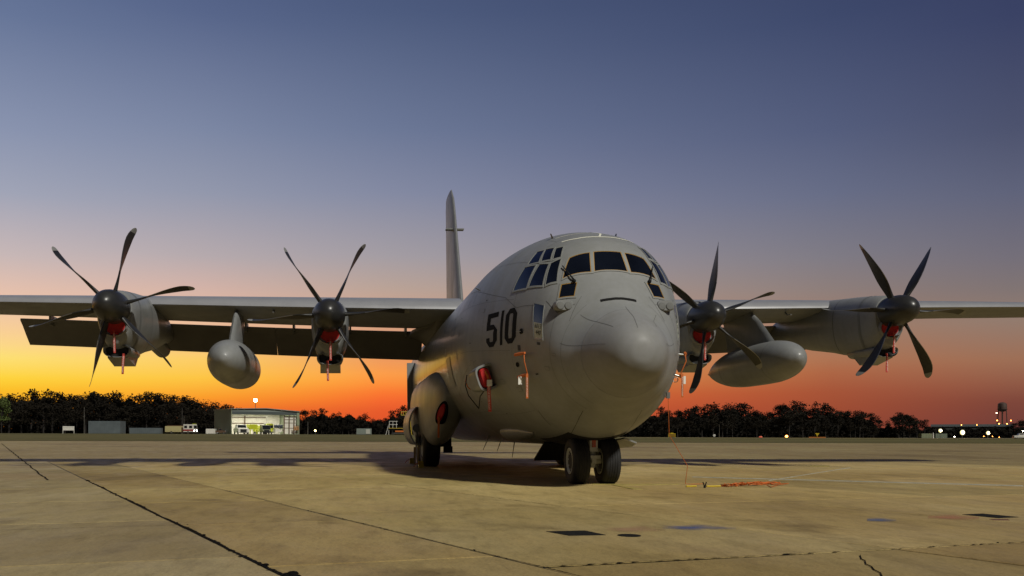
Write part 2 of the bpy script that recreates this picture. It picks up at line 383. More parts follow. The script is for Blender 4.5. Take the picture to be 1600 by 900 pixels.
# placard sheets behind the lower panes of the door windows
for g, c in door_windows:
    lo = [bil(c,.07,.56), bil(c,.97,.56), bil(c,.97,.97), bil(c,.07,.97)]
    pl = skin_patch('placard', material('placard_card', (.50,.52,.42), .6, var=.08, scale=6), lo, .0065, 4, 4, g)
    a = Vector(skin(*lo[0])); b = Vector(skin(*lo[1])); dn = Vector(skin(*lo[3]))
    xa = (b-a).normalized() if c[0][1] < 0 else (a-b).normalized()
    nrm = xa.cross((a-dn).normalized()).normalized(); up_ = nrm.cross(xa)
    rot = Matrix((xa, up_, nrm)).transposed().to_euler()
    for txt, v in (('6013', .3), ('440', .72)):
        p = Vector(skin(*bil(lo, .5, v), .012))
        text_mesh(txt, .115, BLACK, 'placard_print', g, p, rot, .0, .85)

def skin_strip(name, mat, pts, w, off=.0025, sub=8, parent=None):
    """Thin strip along a line of (station, angle) points on the skin."""
    q = []
    for i in range(len(pts)-1):
        for k in range(sub): t = k/sub; q.append(tuple(pts[i][j]*(1-t)+pts[i+1][j]*t for j in (0,1)))
    q.append(pts[-1]); P = [Vector(skin(*c, off)) for c in q]; vs = []
    for i, c in enumerate(q):
        t = (P[min(i+1,len(P)-1)]-P[max(i-1,0)]).normalized()
        nn_ = (Vector(skin(*c, off+.05))-P[i]).normalized(); s_ = t.cross(nn_).normalized()*w/2
        vs += [P[i]-s_, P[i]+s_]
    m_ = MB(); m_.add(vs, [(2*i,2*i+1,2*i+3,2*i+2) for i in range(len(P)-1)])
    o = m_.build(name, mat, parent or plane, 60); fix_normals(o.data); return o
# side number, cut-corner block figures
def zline(x, z, side): return (x, phi_at(x, z, side))
Z0, Z1 = 2.58, 3.22
def figure(name, polys, x0, x1, side):
    """polys: closed quads in (u,v), u to the nose on the right side, v up"""
    m_ = MB()
    for p in polys:
        n_ = 5; vs = []; fs = []
        for j in range(n_+1):
            for i in range(n_+1):
                u, v = bil(p, i/n_, j/n_)
                x = x0+(x1-x0)*u; vs.append(skin(x, phi_at(x, Z0+(Z1-Z0)*v, side), .003))
        for j in range(n_):
            for i in range(n_): a = j*(n_+1)+i; fs.append((a,a+1,a+n_+2,a+n_+1))
        m_.add(vs, fs)
    o = m_.build(name, BLACK, plane, 60); fix_normals(o.data)
t, e, k = .335, .15, .17                                   # stroke across, stroke up, corner cut
zero = [[(0,k),(t,k+.03),(t,1-k-.03),(0,1-k)],[(1-t,k+.03),(1,k),(1,1-k),(1-t,1-k-.03)],
        [(.3,0),(.7,0),(.62,e),(.38,e)],[(.38,1-e),(.62,1-e),(.7,1),(.3,1)],
        [(0,k),(.3,0),(.38,e),(t,k+.03)],[(.7,0),(1,k),(1-t,k+.03),(.62,e)],[(1-t,1-k-.03),(1,1-k),(.7,1),(.62,1-e)],[(t,1-k-.03),(.38,1-e),(.3,1),(0,1-k)]]
one = [[(0,0),(1,0),(1,1),(0,1)]]
five = [[(.0,1-e),(1,1-e),(1,1),(0,1)],[(0,.5),(t,.5),(t,1-e),(0,1-e)],[(t,.5),(.72,.5),(.66,.5+e),(t,.5+e)],[(.72,.5),(1-t,.42),(1,.48),(.66,.5+e)],
        [(1-t,k+.03),(1,k),(1,.48),(1-t,.42)],[(.3,0),(.7,0),(.62,e),(.38,e)],[(.7,0),(1,k),(1-t,k+.03),(.62,e)],[(0,k),(.3,0),(.38,e),(t,k+.03)],[(0,k),(t,k+.03),(t,.28),(0,.28)]]
figure('number_five', five, -.555, -.13, -1); figure('number_one', one, -.02, .065, -1); figure('number_zero', zero, .145, .50, -1)
fl = lambda P: [[(1-u,v) for u,v in p] for p in P]
figure('number_five', fl(five), .075, .50, 1); figure('number_one', fl(one), -.12, -.035, 1); figure('number_zero', fl(zero), -.555, -.20, 1)

# panel seams and small fittings on the skin
S = lambda *p: list(p)
for c in (-1, 1):
    skin_strip('panel_seam', SEAM, [(1.66,c*.80),(2.02,c*.74),(2.5,c*.72)], .006)
    skin_strip('panel_seam', SEAM, [(1.60,c*1.40),(2.02,c*1.37),(2.55,c*1.34)], .005)
    skin_strip('panel_seam', SEAM, [(.402,c*2.354),(.267,c*2.6)], .013)
    skin_strip('panel_seam', SEAM, [(1.30,c*2.68),(.36,c*2.826)], .010)
    skin_strip('panel_seam', SEAM, [(-4.28,c*.968),(-2.,c*1.05),(-.01,c*1.198),(.443,c*1.30),(.90,c*1.25)], .007)
    skin_strip('panel_seam', SEAM, [(1.15,c*1.10),(1.40,c*1.05),(1.52,c*.75)], .008)
    skin_strip('panel_seam', SEAM, [(1.50,c*.60),(1.60,c*1.0)], .006)
    for xs in (-2.2, -4.4, -6.6, -12.5, -15.5):
        skin_strip('panel_seam', SEAM, [(xs,c*.9),(xs,c*1.6),(xs,c*2.5)], .006, sub=14)
    for xs in (.35,-.75,-3.3,-5.5,-7.7): skin_strip('panel_seam', FAINT, [(xs,c*.25),(xs,c*1.2),(xs,c*2.75)], .005, .0015, sub=16)
    for ph in (.42,.80,1.22,1.66,2.35,2.75): skin_strip('panel_seam', FAINT, [(.30,c*ph),(-3.,c*ph),(-8.5,c*ph)], .005, .0015, sub=16)
    for xs in (1.62,1.40): skin_strip('panel_seam', FAINT, [(xs,c*.62),(xs,c*1.5),(xs,c*2.7)], .005, .0015, sub=16)
    for x_, p_, w_, h_ in ((-.3,1.95,.16,.05),(-1.6,1.75,.22,.08),(-2.7,1.42,.12,.06),(-2.0,2.15,.20,.06),(.2,2.05,.14,.05),(1.2,1.85,.12,.05),(1.45,1.62,.07,.04),(-3.1,1.62,.16,.10),(-.9,1.28,.10,.035),(-5.2,1.5,.3,.09),(-3.9,2.2,.25,.06)):
        q_ = [(x_,c*p_),(x_+w_,c*p_),(x_+w_,c*(p_+h_)),(x_,c*(p_+h_))]
        skin_patch('access_panel', PAINT, q_, .0035); 
        skin_strip('panel_seam', FAINT, q_+[q_[0]], .005, .004, sub=3)
    for k_ in range(9):
        x_, p_ = rnd.uniform(-4.5,1.1), rnd.uniform(1.1,2.4); skin_patch('stencil_mark', SEAM, [(x_,c*p_),(x_+.07,c*p_),(x_+.07,c*(p_+.010)),(x_,c*(p_+.010))], .002, 2, 2)
    for a, b in ((1.75,2.05),(2.3,2.3)):
        skin_strip('panel_seam', SEAM, [(-1.2,c*a),(-4.4,c*b)], .005)
    skin_patch('access_panel', DARKPAINT, [(-4.1,c*1.30),(-3.6,c*1.30),(-3.6,c*1.42),(-4.1,c*1.42)], .004)
    skin_patch('access_panel', PAINT, [(-4.9,c*1.62),(-4.2,c*1.62),(-4.2,c*1.95),(-4.9,c*1.95)], .012)
    skin_patch('handle_recess', SEAM, [(1.07,c*1.56),(1.16,c*1.555),(1.16,c*1.575),(1.07,c*1.58)], .003)
    skin_patch('handle_recess', SEAM, [(.55,c*1.60),(.63,c*1.60),(.63,c*1.66),(.55,c*1.66)], .003)
    skin_patch('step_recess', SEAM, [(.90,c*1.93),(.97,c*1.93),(.97,c*1.95),(.90,c*1.95)], .003)
skin_strip('panel_seam', SEAM, [(1.89,.09),(2.4,.02),(2.75,-.10)], .006)
skin_strip('vent_slot', BLACK, [(1.672,-.385),(1.70,-.2),(1.712,0),(1.70,.2),(1.672,.385)], .050, .012)
for xs, a in ((.60,.40),(.12,.36)):
    skin_strip('roof_marking', material('roof_marking_paint',(.80,.79,.66),.45), [(xs-.10,-a),(xs,-a*.6),(xs+.03,0),(xs,a*.6),(xs-.10,a)], .040, .004)
skin_strip('roof_marking', MATS['roof_marking_paint'], [(.60,.0),(.3,.05),(-.5,.06)], .035, .0045)

def skin_frame(x, phi):
    p = Vector(skin(x, phi)); n_ = (Vector(skin(x, phi, .1))-p).normalized(); f_ = Vector((1,0,0)); f_ = (f_-n_*f_.dot(n_)).normalized(); return p, n_, f_, n_.cross(f_)
# landing lamps in round fairings under the cheek windows
for c in (-1, 1):
    p, n_, f_, s_ = skin_frame(1.44, c*.90); p = p+n_*.045
    side = Vector((0,c,0)); upv = Vector((0,0,1)); nose = Vector((1,0,0))
    m_ = MB(); rs = []
    for d_, k_ in ((-.30,.80),(-.12,1.05),(.02,1.03),(.04,.93)):
        rs.append([p+nose*d_+side*(.150*k_*math.copysign(abs(math.cos(a))**.6,math.cos(a)))+upv*(.088*k_*math.copysign(abs(math.sin(a))**.6,math.sin(a))) for a in [2*math.pi*i/32 for i in range(32)]])
    m_.rings(rs); o = m_.build('lamp_fairing', PAINT, plane, 40); fix_normals(o.data)
    for q in (-.068,.068):
        m_ = MB(); m_.lathe([(.064,-.01),(.066,.012),(.058,.020),(.0001,.022)], 'X', 20, p+nose*.036+side*q-upv*.012); b_ = m_.build('lamp_lens', DARKPAINT, o, 40)
# aerials
def blade_aerial(x, phi, h, ch, name='antenna'):
    p, n_, f_, s_ = skin_frame(x, phi); m_ = MB()
    m_.rings([[p-n_*.01+f_*ch/2, p-n_*.01+s_*.014, p-n_*.01-f_*ch/2, p-n_*.01-s_*.014],[p+n_*h+f_*(ch*.1), p+n_*h+s_*.007-f_*ch*.15, p+n_*h-f_*ch*.42, p+n_*h-s_*.007-f_*ch*.15]])
    o = m_.build(name, DARKPAINT, plane); fix_normals(o.data); return o
blade_aerial(-1.77,-1.047,.09,.10); blade_aerial(-.19,-.356,.09,.14); blade_aerial(-.3,.30,.07,.2); blade_aerial(-1.5,-.1,.05,.25)
blade_aerial(-6.4,-2.72,.40,.16,'belly_antenna'); blade_aerial(-5.5,-2.80,.34,.14,'belly_antenna'); blade_aerial(-6.0,-3.0,.40,.14,'belly_antenna'); blade_aerial(-2.2,-3.0,.16,.12,'belly_antenna'); blade_aerial(-1.7,2.95,.13,.12,'belly_antenna')
# round dark port behind the number and the drain hole
for (x, ph, r_) in ((.66,-1.4975,.050),(.48,-1.809,.045)):
    p, n_, f_, s_ = skin_frame(x, ph); m_ = MB()
    m_.rings([[p+n_*d_+(f_*math.cos(a)+s_*math.sin(a))*r_*k_ for a in [2*math.pi*i/20 for i in range(20)]] for d_,k_ in ((-.01,1),(.012,1),(.012,.7),(.006,.65))]); o = m_.build('sensor_port', BLACK, plane, 30); fix_normals(o.data)
p, n_, f_, s_ = skin_frame(.66,-1.4975)
m_ = MB(); m_.tube([p+n_*.012, p+n_*.05-f_*.10], .006, 6); m_.build('sensor_vane', STEEL, plane)
# pitot probes
PROBES = [(.62,-1.70),(.58,-1.93)]
probe_tip = {}
for c in (-1,1):
    for i,(x,ph) in enumerate(PROBES):
        p, n_, f_, s_ = skin_frame(x, -c*ph if c == 1 else ph); q = p+n_*.11; m_ = MB()
        m_.tube([p-n_*.01, q-f_*.02, q+f_*.10, q+f_*.26], [.022,.02,.018,.012], 10)
        m_.build('pitot_probe', STEEL, plane, 40); probe_tip[(c,i)] = (q+f_*.0, q+f_*.28, n_, f_)
# wipers
for c in (-1,1):
    a = Vector(skin(1.30,c*.56,.03)); b = Vector(skin(1.07,c*.62,.03))
    m_ = MB(); m_.tube([a, a*.5+b*.5+Vector((.03,0,0)), b], .010, 6); m_.tube([a+Vector((0,.03,0)), a*.5+b*.5+Vector((.03,0,0))], .008, 6); m_.ball(a, .035, 6)
    m_.build('wiper', BLACK, plane, 40)
# ram-air scoop on the flank and the long fairing under the belly
p, n_, f_, s_ = skin_frame(-.78,-1.92)
upn = Vector((0,0,1)); upn = (upn-n_*upn.dot(n_)).normalized()
m_ = MB(); rs = []
for d_, k_, h_ in ((-.55,.55,.02),(-.36,.88,.26),(.0,1.02,.36),(.24,1.08,.39),(.30,1.06,.39)):
    ring = []
    for i in range(36):
        a = 2*math.pi*i/36; ca, sa = math.cos(a), math.sin(a)
        ring.append(p+f_*d_+n_*(.12+(h_*.5+.02)*math.copysign(abs(ca)**.55,ca)-.0)+upn*(.235*k_*math.copysign(abs(sa)**.55,sa)))
    rs.append(ring)
lip = [[p+f_*.30+(q-(p+f_*.30+n_*.12))*.86+n_*.12 if False else q+(p+f_*.30+n_*.13-q)*.16 for q in rs[-1]]]
deep = [q-f_*.14 for q in lip[0]]
m_.rings(rs+lip+[deep], caps=(True,True)); scoop = m_.build('air_scoop', PAINT, plane, 40); fix_normals(scoop.data)
SCOOP = (p+f_*.22+n_*.13, n_, f_, upn)
m_ = MB(); rs = []
for x, ww, hh in ((-.9,.02,.02),(-1.5,.16,.08),(-2.2,.20,.12),(-3.,.2,.13),(-3.3,.17,.10),(-3.34,.10,.05)):
    q, nn_, ff_, ss_ = skin_frame(x,-2.66); rs.append([q+nn_*(hh*math.sin(a)*1.)+ss_*(ww*math.cos(a)) for a in [2*math.pi*i/24 for i in range(24)]])
m_.rings(rs); o = m_.build('belly_fairing', PAINT, plane, 60); fix_normals(o.data)
# tow and tie-down eyes on the port chin
for (x,ph) in ((.86,2.2),(.60,1.98)):
    p, n_, f_, s_ = skin_frame(x, ph); m_ = MB()
    m_.tube([p+(n_*(.035+.045*math.cos(a))+s_*.045*math.sin(a)) for a in [2*math.pi*i/12 for i in range(13)]], .008, 6); m_.build('tie_down_ring', STEEL, plane, 60)
TIE = Vector(skin(.86,2.2,.06))

# ---------------------------------------------------------------- wings
def airfoil(xl, xt, zl, zt_, zbot, n=22):
    """Closed loop, leading edge at xl, trailing edge at xt; zl LE height, zt_ crest height, zbot lowest, te height between."""
    up_, lo_ = [], []
    zte = zbot+(zt_-zbot)*.42
    for i in range(n+1):
        s_ = (1-math.cos(math.pi*i/n))/2; x = xl+(xt-xl)*s_
        f_ = 2.2*s_**.5*(1-s_)**.75*.98 if s_ < 1 else 0
        f_ = min(f_,1.0) if False else f_/1.06
        base = zl+(zte-zl)*s_
        up_.append((x, base+(zt_-(zl*.6+zte*.4))*f_)); g_ = (2.75*s_**.85*(1-s_)**.95*1.0 if s_ < 1 else 0)/1.22
        lo_.append((x, base+(zbot-(zl*.6+zte*.4))*g_))
    return up_+lo_[-2:0:-1]
WING = [  # span, LE x, TE x (of the fixed wing), LE z, crest z, lowest z
 (1.2,-8.90,-13.45,4.50,5.085,4.13),(2.6,-8.90,-13.4,4.51,5.085,4.15),(6.0,-8.93,-13.2,4.55,5.08,4.24),(10.3,-9.08,-12.75,4.63,5.07,4.38),(14.9,-9.30,-12.30,4.71,5.055,4.53),(18.0,-9.55,-12.45,4.78,5.045,4.63),(19.9,-9.75,-12.35,4.90,5.03,4.70),(20.2,-10.4,-12.2,4.92,4.99,4.82)]
wf = [curve([w[0] for w in WING],[w[k] for w in WING]) for k in range(1,6)]
for c in (-1,1):
    m_ = MB(); rs = []
    for i in range(41):
        y = 1.2+19.0*i/40; xl,xt,zl,zc_,zb_ = [f_(y) for f_ in wf]
        rs.append([(x,c*y,z) for x,z in airfoil(xl,xt,zl,zc_,zb_)])
    m_.rings(rs); wing = m_.build('wing', WINGPAINT, plane, 60); fix_normals(wing.data)
    m_ = MB(); le = []
    for r_ in rs:
        P = [Vector(p) for p in r_]; k = len(P); ids = [1-j for j in range(0,4)][::-1]
        ids = [-2,-1,0,1,2,3,4,5,6]; o_ = []
        for j in ids:
            t_ = (P[(j+1)%k]-P[(j-1)%k]); nr = Vector((-t_.z,0,t_.x)).normalized()
            if nr.dot(P[j%k]-(P[0]+Vector((-1.5,0,0)))) < 0: nr = -nr
            o_.append(P[j%k]+nr*.003)
        le.append(o_)
    m_.rings(le, closed=False, caps=(False,False)); o = m_.build('leading_edge', LE_HIGHLIGHT, wing, 60); fix_normals(o.data)
    for y in (3.4, 6.6, 8.9, 12.4, 16.0):
        m_ = MB(); xl,xt,zl,zc_,zb_ = [f_(y) for f_ in wf]; af = airfoil(xl,xt,zl,zc_,zb_); n_ = 22
        vs = [(x,c*(y+dy),z) for (x,z) in [( af[i][0], af[i][1]+.003) for i in range(1,14)] for dy in (-.006,.006)]
        m_.add(vs, [(2*i,2*i+1,2*i+3,2*i+2) for i in range(12)]); m_.build('panel_seam', SEAM, wing)
    for y0, y1 in ((1.95,6.795),(6.805,14.5)):                  # lowered flaps, separate from the wing by a slot
        m_ = MB(); rs = []
        for i in range(9):
            y = y0+(y1-y0)*i/8; xl,xt,zl,zc_,zb_ = [f_(y) for f_ in wf]
            zte = zb_+(zc_-zb_)*.42; s_ = 1-.16*(y-2)/12.5
            hx, hz = xt+.06, zte-.155-.05*(1-(y-2)/12.5)
            prof = [(0,.03),(-.10,.055),(-.3,-.03),(-.65,-.38),(-.98,-.80),(-1.0,-.815),(-.60,-.50),(-.25,-.20),(-.02,-.04)]
            rs.append([(hx+px_*s_, c*y, hz+pz_*s_*1.02) for px_,pz_ in prof])
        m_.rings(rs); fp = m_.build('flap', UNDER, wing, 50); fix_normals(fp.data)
        for q in (.12,.5,.88):
            y = y0+(y1-y0)*q; xl,xt,zl,zc_,zb_ = [f_(y) for f_ in wf]; zte = zb_+(zc_-zb_)*.42
            m_ = MB(); m_.box((xt-.35,c*y-.03,zte-.32),(xt+.25,c*y+.03,zte-.02)); m_.build('flap_bracket', DARKPAINT, wing)
    # wing root fairing
    m_ = MB(); rs = []
    for i in range(12):
        x = -9.6-4.0*i/11; s_ = .03+.62*smooth_step(9.6,12.4,-x)
        top = 4.40-.22*smooth_step(9.6,10.8,-x)
        rs.append([(x, c*1.45, top-.55*s_)]+[(x, c*(1.80+.95*s_*q), top-.55*s_*(1-q)**2.4) for q in [k/8 for k in range(9)]]+[(x, c*(1.80+.95*s_), top+.10), (x, c*1.45, top+.10)])
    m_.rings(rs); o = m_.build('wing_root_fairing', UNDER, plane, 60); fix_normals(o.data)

# ---------------------------------------------------------------- engines
XP, ZI, ZO = -6.3536, 3.9774, 4.1676
ENG = [(-10.29, ZO, 15.2), (-4.95, ZI, 4.5), (4.95, ZI, 20.2), (10.29, ZO, 0.0)]
def blade_mesh():
    m_ = MB(); rs = []
    cf = curve([.25,.42,.62,.9,1.25,1.6,1.85,1.98,2.04,2.057],[.17,.18,.24,.34,.385,.37,.30,.22,.12,.03])
    tf = curve([.25,.45,.8,1.4,2.057],[.13,.085,.045,.024,.008])
    wf_ = curve([.25,.6,1.2,1.7,2.057],[R(26),R(20),R(2),R(-12),R(-20)])
    sf = curve([.25,1.2,1.7,2.057],[0,.03,-.02,-.17])
    rr = [.25,.34,.45,.6,.75,.9,1.05,1.2,1.35,1.5,1.62,1.74,1.84,1.92,1.925,1.98,2.02,2.045,2.057]
    for r_ in rr:
        ch, th, tw, sw = cf(r_), tf(r_), wf_(r_), sf(r_); ring = []
        for i in range(16):
            a = 2*math.pi*i/16; u = math.cos(a)*ch/2; w_ = math.sin(a)*th/2*(1+.5*math.cos(a))
            u += sw
            ring.append((u*math.cos(tw)-w_*math.sin(tw), u*math.sin(tw)+w_*math.cos(tw), r_))
        rs.append(ring)
    m_.rings(rs)
    n_ = 16
    for i in range(len(m_.f)):
        seg = i//n_
        if seg >= 13 and i < n_*(len(rr)-1): m_.mi[i] = 1
        elif i%n_ in (15,0) and 5 <= seg < 13: m_.mi[i] = 2
    me = m_.mesh('propeller_blade', [BLADE, TIPGREY, EDGE], 50); fix_normals(me); return me
BL = blade_mesh()
m_ = MB(); m_.lathe([(.28,-.30),(.405,-.28),(.41,-.10),(.403,.12),(.368,.32),(.305,.50),(.215,.63),(.115,.71),(.045,.735),(.001,.738)], 'X', 48)
SPINNER = m_.mesh('spinner', SPIN, 35); fix_normals(SPINNER)
m_ = MB(); m_.lathe([(.36,-.42),(.40,-.40),(.40,-.29),(.30,-.28)], 'X', 40); HUB = m_.mesh('propeller', DARKPAINT, 35); fix_normals(HUB)
def sup(x, y, zc_, w, ht, hb, nt, nb, n=40):
    r_ = []
    for i in range(n):
        a = 2*math.pi*i/n; s_, c_ = math.sin(a), math.cos(a); q = nt if c_ >= 0 else nb
        r_.append((x, y+w*math.copysign(abs(s_)**(2/q),s_), zc_+(ht if c_ >= 0 else hb)*math.copysign(abs(c_)**(2/q),c_)))
    return r_
NAC = [  # behind the propeller, half width, above, below the shaft
 (.34,.42,.43,.86,2.0,2.0),(.40,.45,.465,.92,2.0,2.1),(.7,.475,.51,1.04,2.1,2.2),(1.2,.495,.57,1.12,2.2,2.3),(1.8,.505,.63,1.10,2.3,2.3),(2.4,.51,.68,1.00,2.3,2.3),(3.0,.51,.74,.88,2.3,2.2),(4.2,.48,.80,.70,2.2,2.1),(5.4,.38,.72,.48,2.0,2.0),(6.6,.26,.52,.24,2.0,2.0),(7.4,.08,.30,-.05,2.0,2.0)]
intakes = []
for y, z, a0 in ENG:
    m_ = MB()
    m_.rings([sup(XP-s_,y,z,w,ht,hb,nt,nb) for s_,w,ht,hb,nt,nb in NAC], caps=(True,True)); nac = m_.build('engine_nacelle', PAINT, plane, 50); fix_normals(nac.data)
    # thin seam ring aft, ahead a dark band painting in the blade's shadow
    for s0 in (.98, 2.3):
        m_ = MB(); f_ = [curve([q[0] for q in NAC],[q[k] for q in NAC]) for k in range(1,6)]
        m_.rings([sup(XP-s_,y,z,f_[0](s_)+.004,f_[1](s_)+.004,f_[2](s_)+.004,f_[3](s_),f_[4](s_)) for s_ in (s0,s0+.018 if s0 > 1 else s0+.10)], caps=(False,False)); m_.build('cowl_seam_and_shadow', SEAM if s0 > 1 else DARKPAINT, nac, 50)
    # chin intake: a lip of its own, crescent under the spinner
    def ub(x, k=1., dz=0.):
        return sup(x, y, z-.43+dz, .31*k, .24*k, .27*k, 2.2, 2.0, 36)
    m_ = MB(); m_.rings([ub(XP-.55,1.16),ub(XP-.36,1.13),ub(XP-.27,1.06),ub(XP-.255,1.0),ub(XP-.28,.94),ub(XP-.36,.90)], caps=(False,False))
    lip = m_.build('intake_lip', RADOME, nac, 60); fix_normals(lip.data)
    # oil cooler scoop underneath
    def oc(x, k=1., dz=0.):
        return sup(x, y, z-1.02+dz, .33*k, .10*k, .20*k, 3.0, 2.4, 36)
    m_ = MB(); m_.rings([oc(XP-2.3,.25,.15),oc(XP-2.0,.75,.02),oc(XP-1.5,.98),oc(XP-.8,1.05),oc(XP-.50,1.02),oc(XP-.47,.97),oc(XP-.49,.90),oc(XP-.6,.86)], caps=(True,False))
    o = m_.build('oil_cooler_scoop', PAINT, nac, 50); fix_normals(o.data)
    m_ = MB(); m_.rings([oc(XP-.60,.86),oc(XP-.601,.02)], caps=(False,False)); m_.build('scoop_duct', DARK, o)
    # outlet ramp under the scoop and the exhaust
    m_ = MB(); m_.add([(XP-.62,y-.25,z-1.22),(XP-.62,y+.25,z-1.22),(XP-1.35,y+.27,z-1.38),(XP-1.35,y-.27,z-1.38),(XP-.62,y-.25,z-1.12),(XP-.62,y+.25,z-1.12),(XP-1.75,y+.27,z-1.05),(XP-1.75,y-.27,z-1.05)],[(0,1,2,3),(4,7,6,5),(0,3,7,4),(1,5,6,2),(0,4,5,1),(3,2,6,7)])
    ob_ = m_.build('cooler_outlet', PAINT, nac, 30); fix_normals(ob_.data)
    m_ = MB(); m_.tube([(XP-4.6,y,z-.30),(XP-5.6,y,z-.42),(XP-6.2,y,z-.50)],[.26,.25,.24],20); m_.build('exhaust_pipe', DARKPAINT, nac, 40)
    hub = link('propeller', HUB, plane, (XP,y,z)); link('spinner', SPINNER, hub)
    for k in range(6): link('propeller_blade', BL, hub, (0,0,0), (R(a0+60*k-90),0,0))

# ---------------------------------------------------------------- under-wing tanks
for c in (-1,1):
    y = c*7.6; X0 = -6.48; ZT = 2.93
    m_ = MB(); prof = [(h_,r_*.955) for h_,r_ in [(0,.03),(.06,.16),(.2,.30),(.45,.44),(.9,.565),(1.5,.625),(2.2,.635),(3.2,.63),(4.0,.58),(4.7,.46),(5.3,.29),(5.75,.12),(5.95,.04),(6.1,.004)]]
    pf = curve([q[0]**.5 for q in prof],[q[1] for q in prof])
    m_.rings([[(X0-u*u, y+pf(u)*math.sin(a), ZT-.012*u*u+pf(u)*math.cos(a)) for a in [2*math.pi*i/48 for i in range(48)]] for u in [6.1**.5*k/44 for k in range(45)]])
    tk = m_.build('fuel_tank', PAINT, plane, 180); fix_normals(tk.data)
    m_ = MB(); rs = []
    for zz, xl, xt, th in ((ZT+.45,-7.75,-11.0,.16),(ZT+.85,-8.25,-11.1,.15),(ZT+1.25,-8.75,-11.2,.14),(ZT+1.62,-9.35,-11.4,.12)):
        rs.append([(xl+(xt-xl)*s_, y+th*sg*(4.2*s_**.5*(1-s_)**.9*.5), zz) for s_,sg in [(0,1),(.03,1),(.1,1),(.25,1),(.5,1),(.8,1),(1,1),(.8,-1),(.5,-1),(.25,-1),(.1,-1),(.03,-1)]])
    m_.rings(rs); o = m_.build('pylon', PAINT, tk, 60); fix_normals(o.data)
    for s0 in (1.15, 3.9):
        u0 = s0**.5; m_ = MB(); m_.rings([[(X0-u*u, y+(pf(u)+.003)*math.sin(a), ZT-.012*u*u+(pf(u)+.003)*math.cos(a)) for a in [2*math.pi*i/48 for i in range(48)]] for u in (u0,u0+.004)], caps=(False,False)); m_.build('tank_seam', SEAM, tk)
    # hose pod lamp bar: small pitot-like light on the wing beside the tank
    m_ = MB(); m_.tube([(-9.3,y+1.05,4.50),(-9.15,y+1.05,4.40),(-8.95,y+1.05,4.40)],[.03,.03,.02],8); m_.build('wing_light', STEEL, plane, 40)

# ---------------------------------------------------------------- tail
m_ = MB(); rs = []
for q in range(15):
    t_ = q/14; z = 4.75+(11.48-4.75)*t_
    xl = -18.2-(21.4-18.2)*t_ -(.55*max(0,t_-.86)/.14)**2*1.2; xt = -23.7-(23.9-23.7)*t_; th = .54*(1-t_)+.24*t_
    if t_ > .93: th *= 1-(t_-.93)/.07*.55
    rs.append([(xl+(xt-xl)*s_, .10+sg*th/2*(2.35*s_**.5*(1-s_)**.8), z) for s_,sg in [(0,1),(.015,1),(.05,1),(.12,1),(.25,1),(.45,1),(.7,1),(.9,1),(1,1),(.9,-1),(.7,-1),(.45,-1),(.25,-1),(.12,-1),(.05,-1),(.015,-1)]])
m_.rings(rs); fin = m_.build('tail_fin', PAINT, plane, 60); fix_normals(fin.data)
for c in (-1,1):
    m_ = MB(); m_.box((-21.0,.1+min(c*.1,c*.38),9.52),(-20.7,.1+max(c*.1,c*.38),9.57)); m_.build('fin_light', DARKPAINT, fin)
    m_ = MB(); rs = []
    for y, xl, xt, th in ((.2,-21.3,-25.2,.42),(4,-21.9,-24.9,.34),(7.6,-22.5,-24.4,.22),(8.0,-22.9,-24.2,.12)):
        rs.append([(xl+(xt-xl)*s_, c*y, 5.25+sg*th/2*(2.35*s_**.5*(1-s_)**.8)) for s_,sg in [(0,1),(.02,1),(.1,1),(.3,1),(.6,1),(.9,1),(1,1),(.9,-1),(.6,-1),(.3,-1),(.1,-1),(.02,-1)]])
    m_.rings(rs); o = m_.build('tailplane', PAINT, plane, 60); fix_normals(o.data)
m_ = MB(); m_.ball((-17.6,.12,4.98),(.9,.26,.36),10); m_.build('roof_dome', BLACK, plane, 180)

# ---------------------------------------------------------------- undercarriage
def wheel(name, x, y, r_, w, zc_, rimside, parent):
    dz = -y*BANK
    h = w/2
    prof = [(r_*.52,-h*.72),(r_*.60,-h*.95),(r_*.78,-h*1.0),(r_*.92,-h*.90),(r_*.985,-h*.68)]
    for g in (-.42,-.14,.14,.42):
        prof += [(r_,h*(g-.09)),(r_,h*(g-.035)),(r_*.978,h*(g-.025)),(r_*.978,h*(g+.025)),(r_,h*(g+.035)),(r_,h*(g+.09))]
    prof += [(r_*.985,h*.68),(r_*.92,h*.90),(r_*.78,h*1.0),(r_*.60,h*.95),(r_*.52,h*.72)]
    m_ = MB(); m_.lathe(prof,'Y',56); o = m_.build(name, RUBBER, parent, 40, (x,y,zc_+dz)); fix_normals(o.data)
    m_ = MB(); m_.lathe([(r_*.50,-h*.70),(r_*.56,-h*.90),(r_*.52,-h*.93),(r_*.46,-h*.72),(r_*.30,-h*.60),(r_*.18,-h*.70),(r_*.001,-h*.72)],'Y',36,caps=(False,False)); m_.lathe([(r_*.50,h*.70),(r_*.56,h*.90),(r_*.52,h*.93),(r_*.46,h*.72),(r_*.30,h*.60),(r_*.18,h*.70),(r_*.001,h*.72)],'Y',36,caps=(False,False))
    for k in range(9):
        a = 2*math.pi*k/9
        for sg in (-1,1): m_.ball((r_*.38*math.sin(a),sg*h*.68,r_*.38*math.cos(a)),r_*.035,4)
    b_ = m_.build('rim', RIM, o, 40); fix_normals(b_.data)
    return o
for y in (-.285,.285): wheel('nose_wheel', 0, y, .44, .33, .425, 1, plane)
m_ = MB(); m_.tube([(0,0,.30),(0,0,.55),(-.02,0,1.3)],[.075,.075,.09],16); m_.tube([(0,-.25,.425),(0,.25,.425)],.06,12); m_.tube([(.02,-.13,.62),(.02,.13,.62)],.035,10)
strut = m_.build('nose_strut', WHITEMETAL, plane, 40)
m_ = MB(); m_.box((.08,-.075,.60),(.13,.075,1.05),ch=.01); m_.build('torque_link', WHITEMETAL, strut)
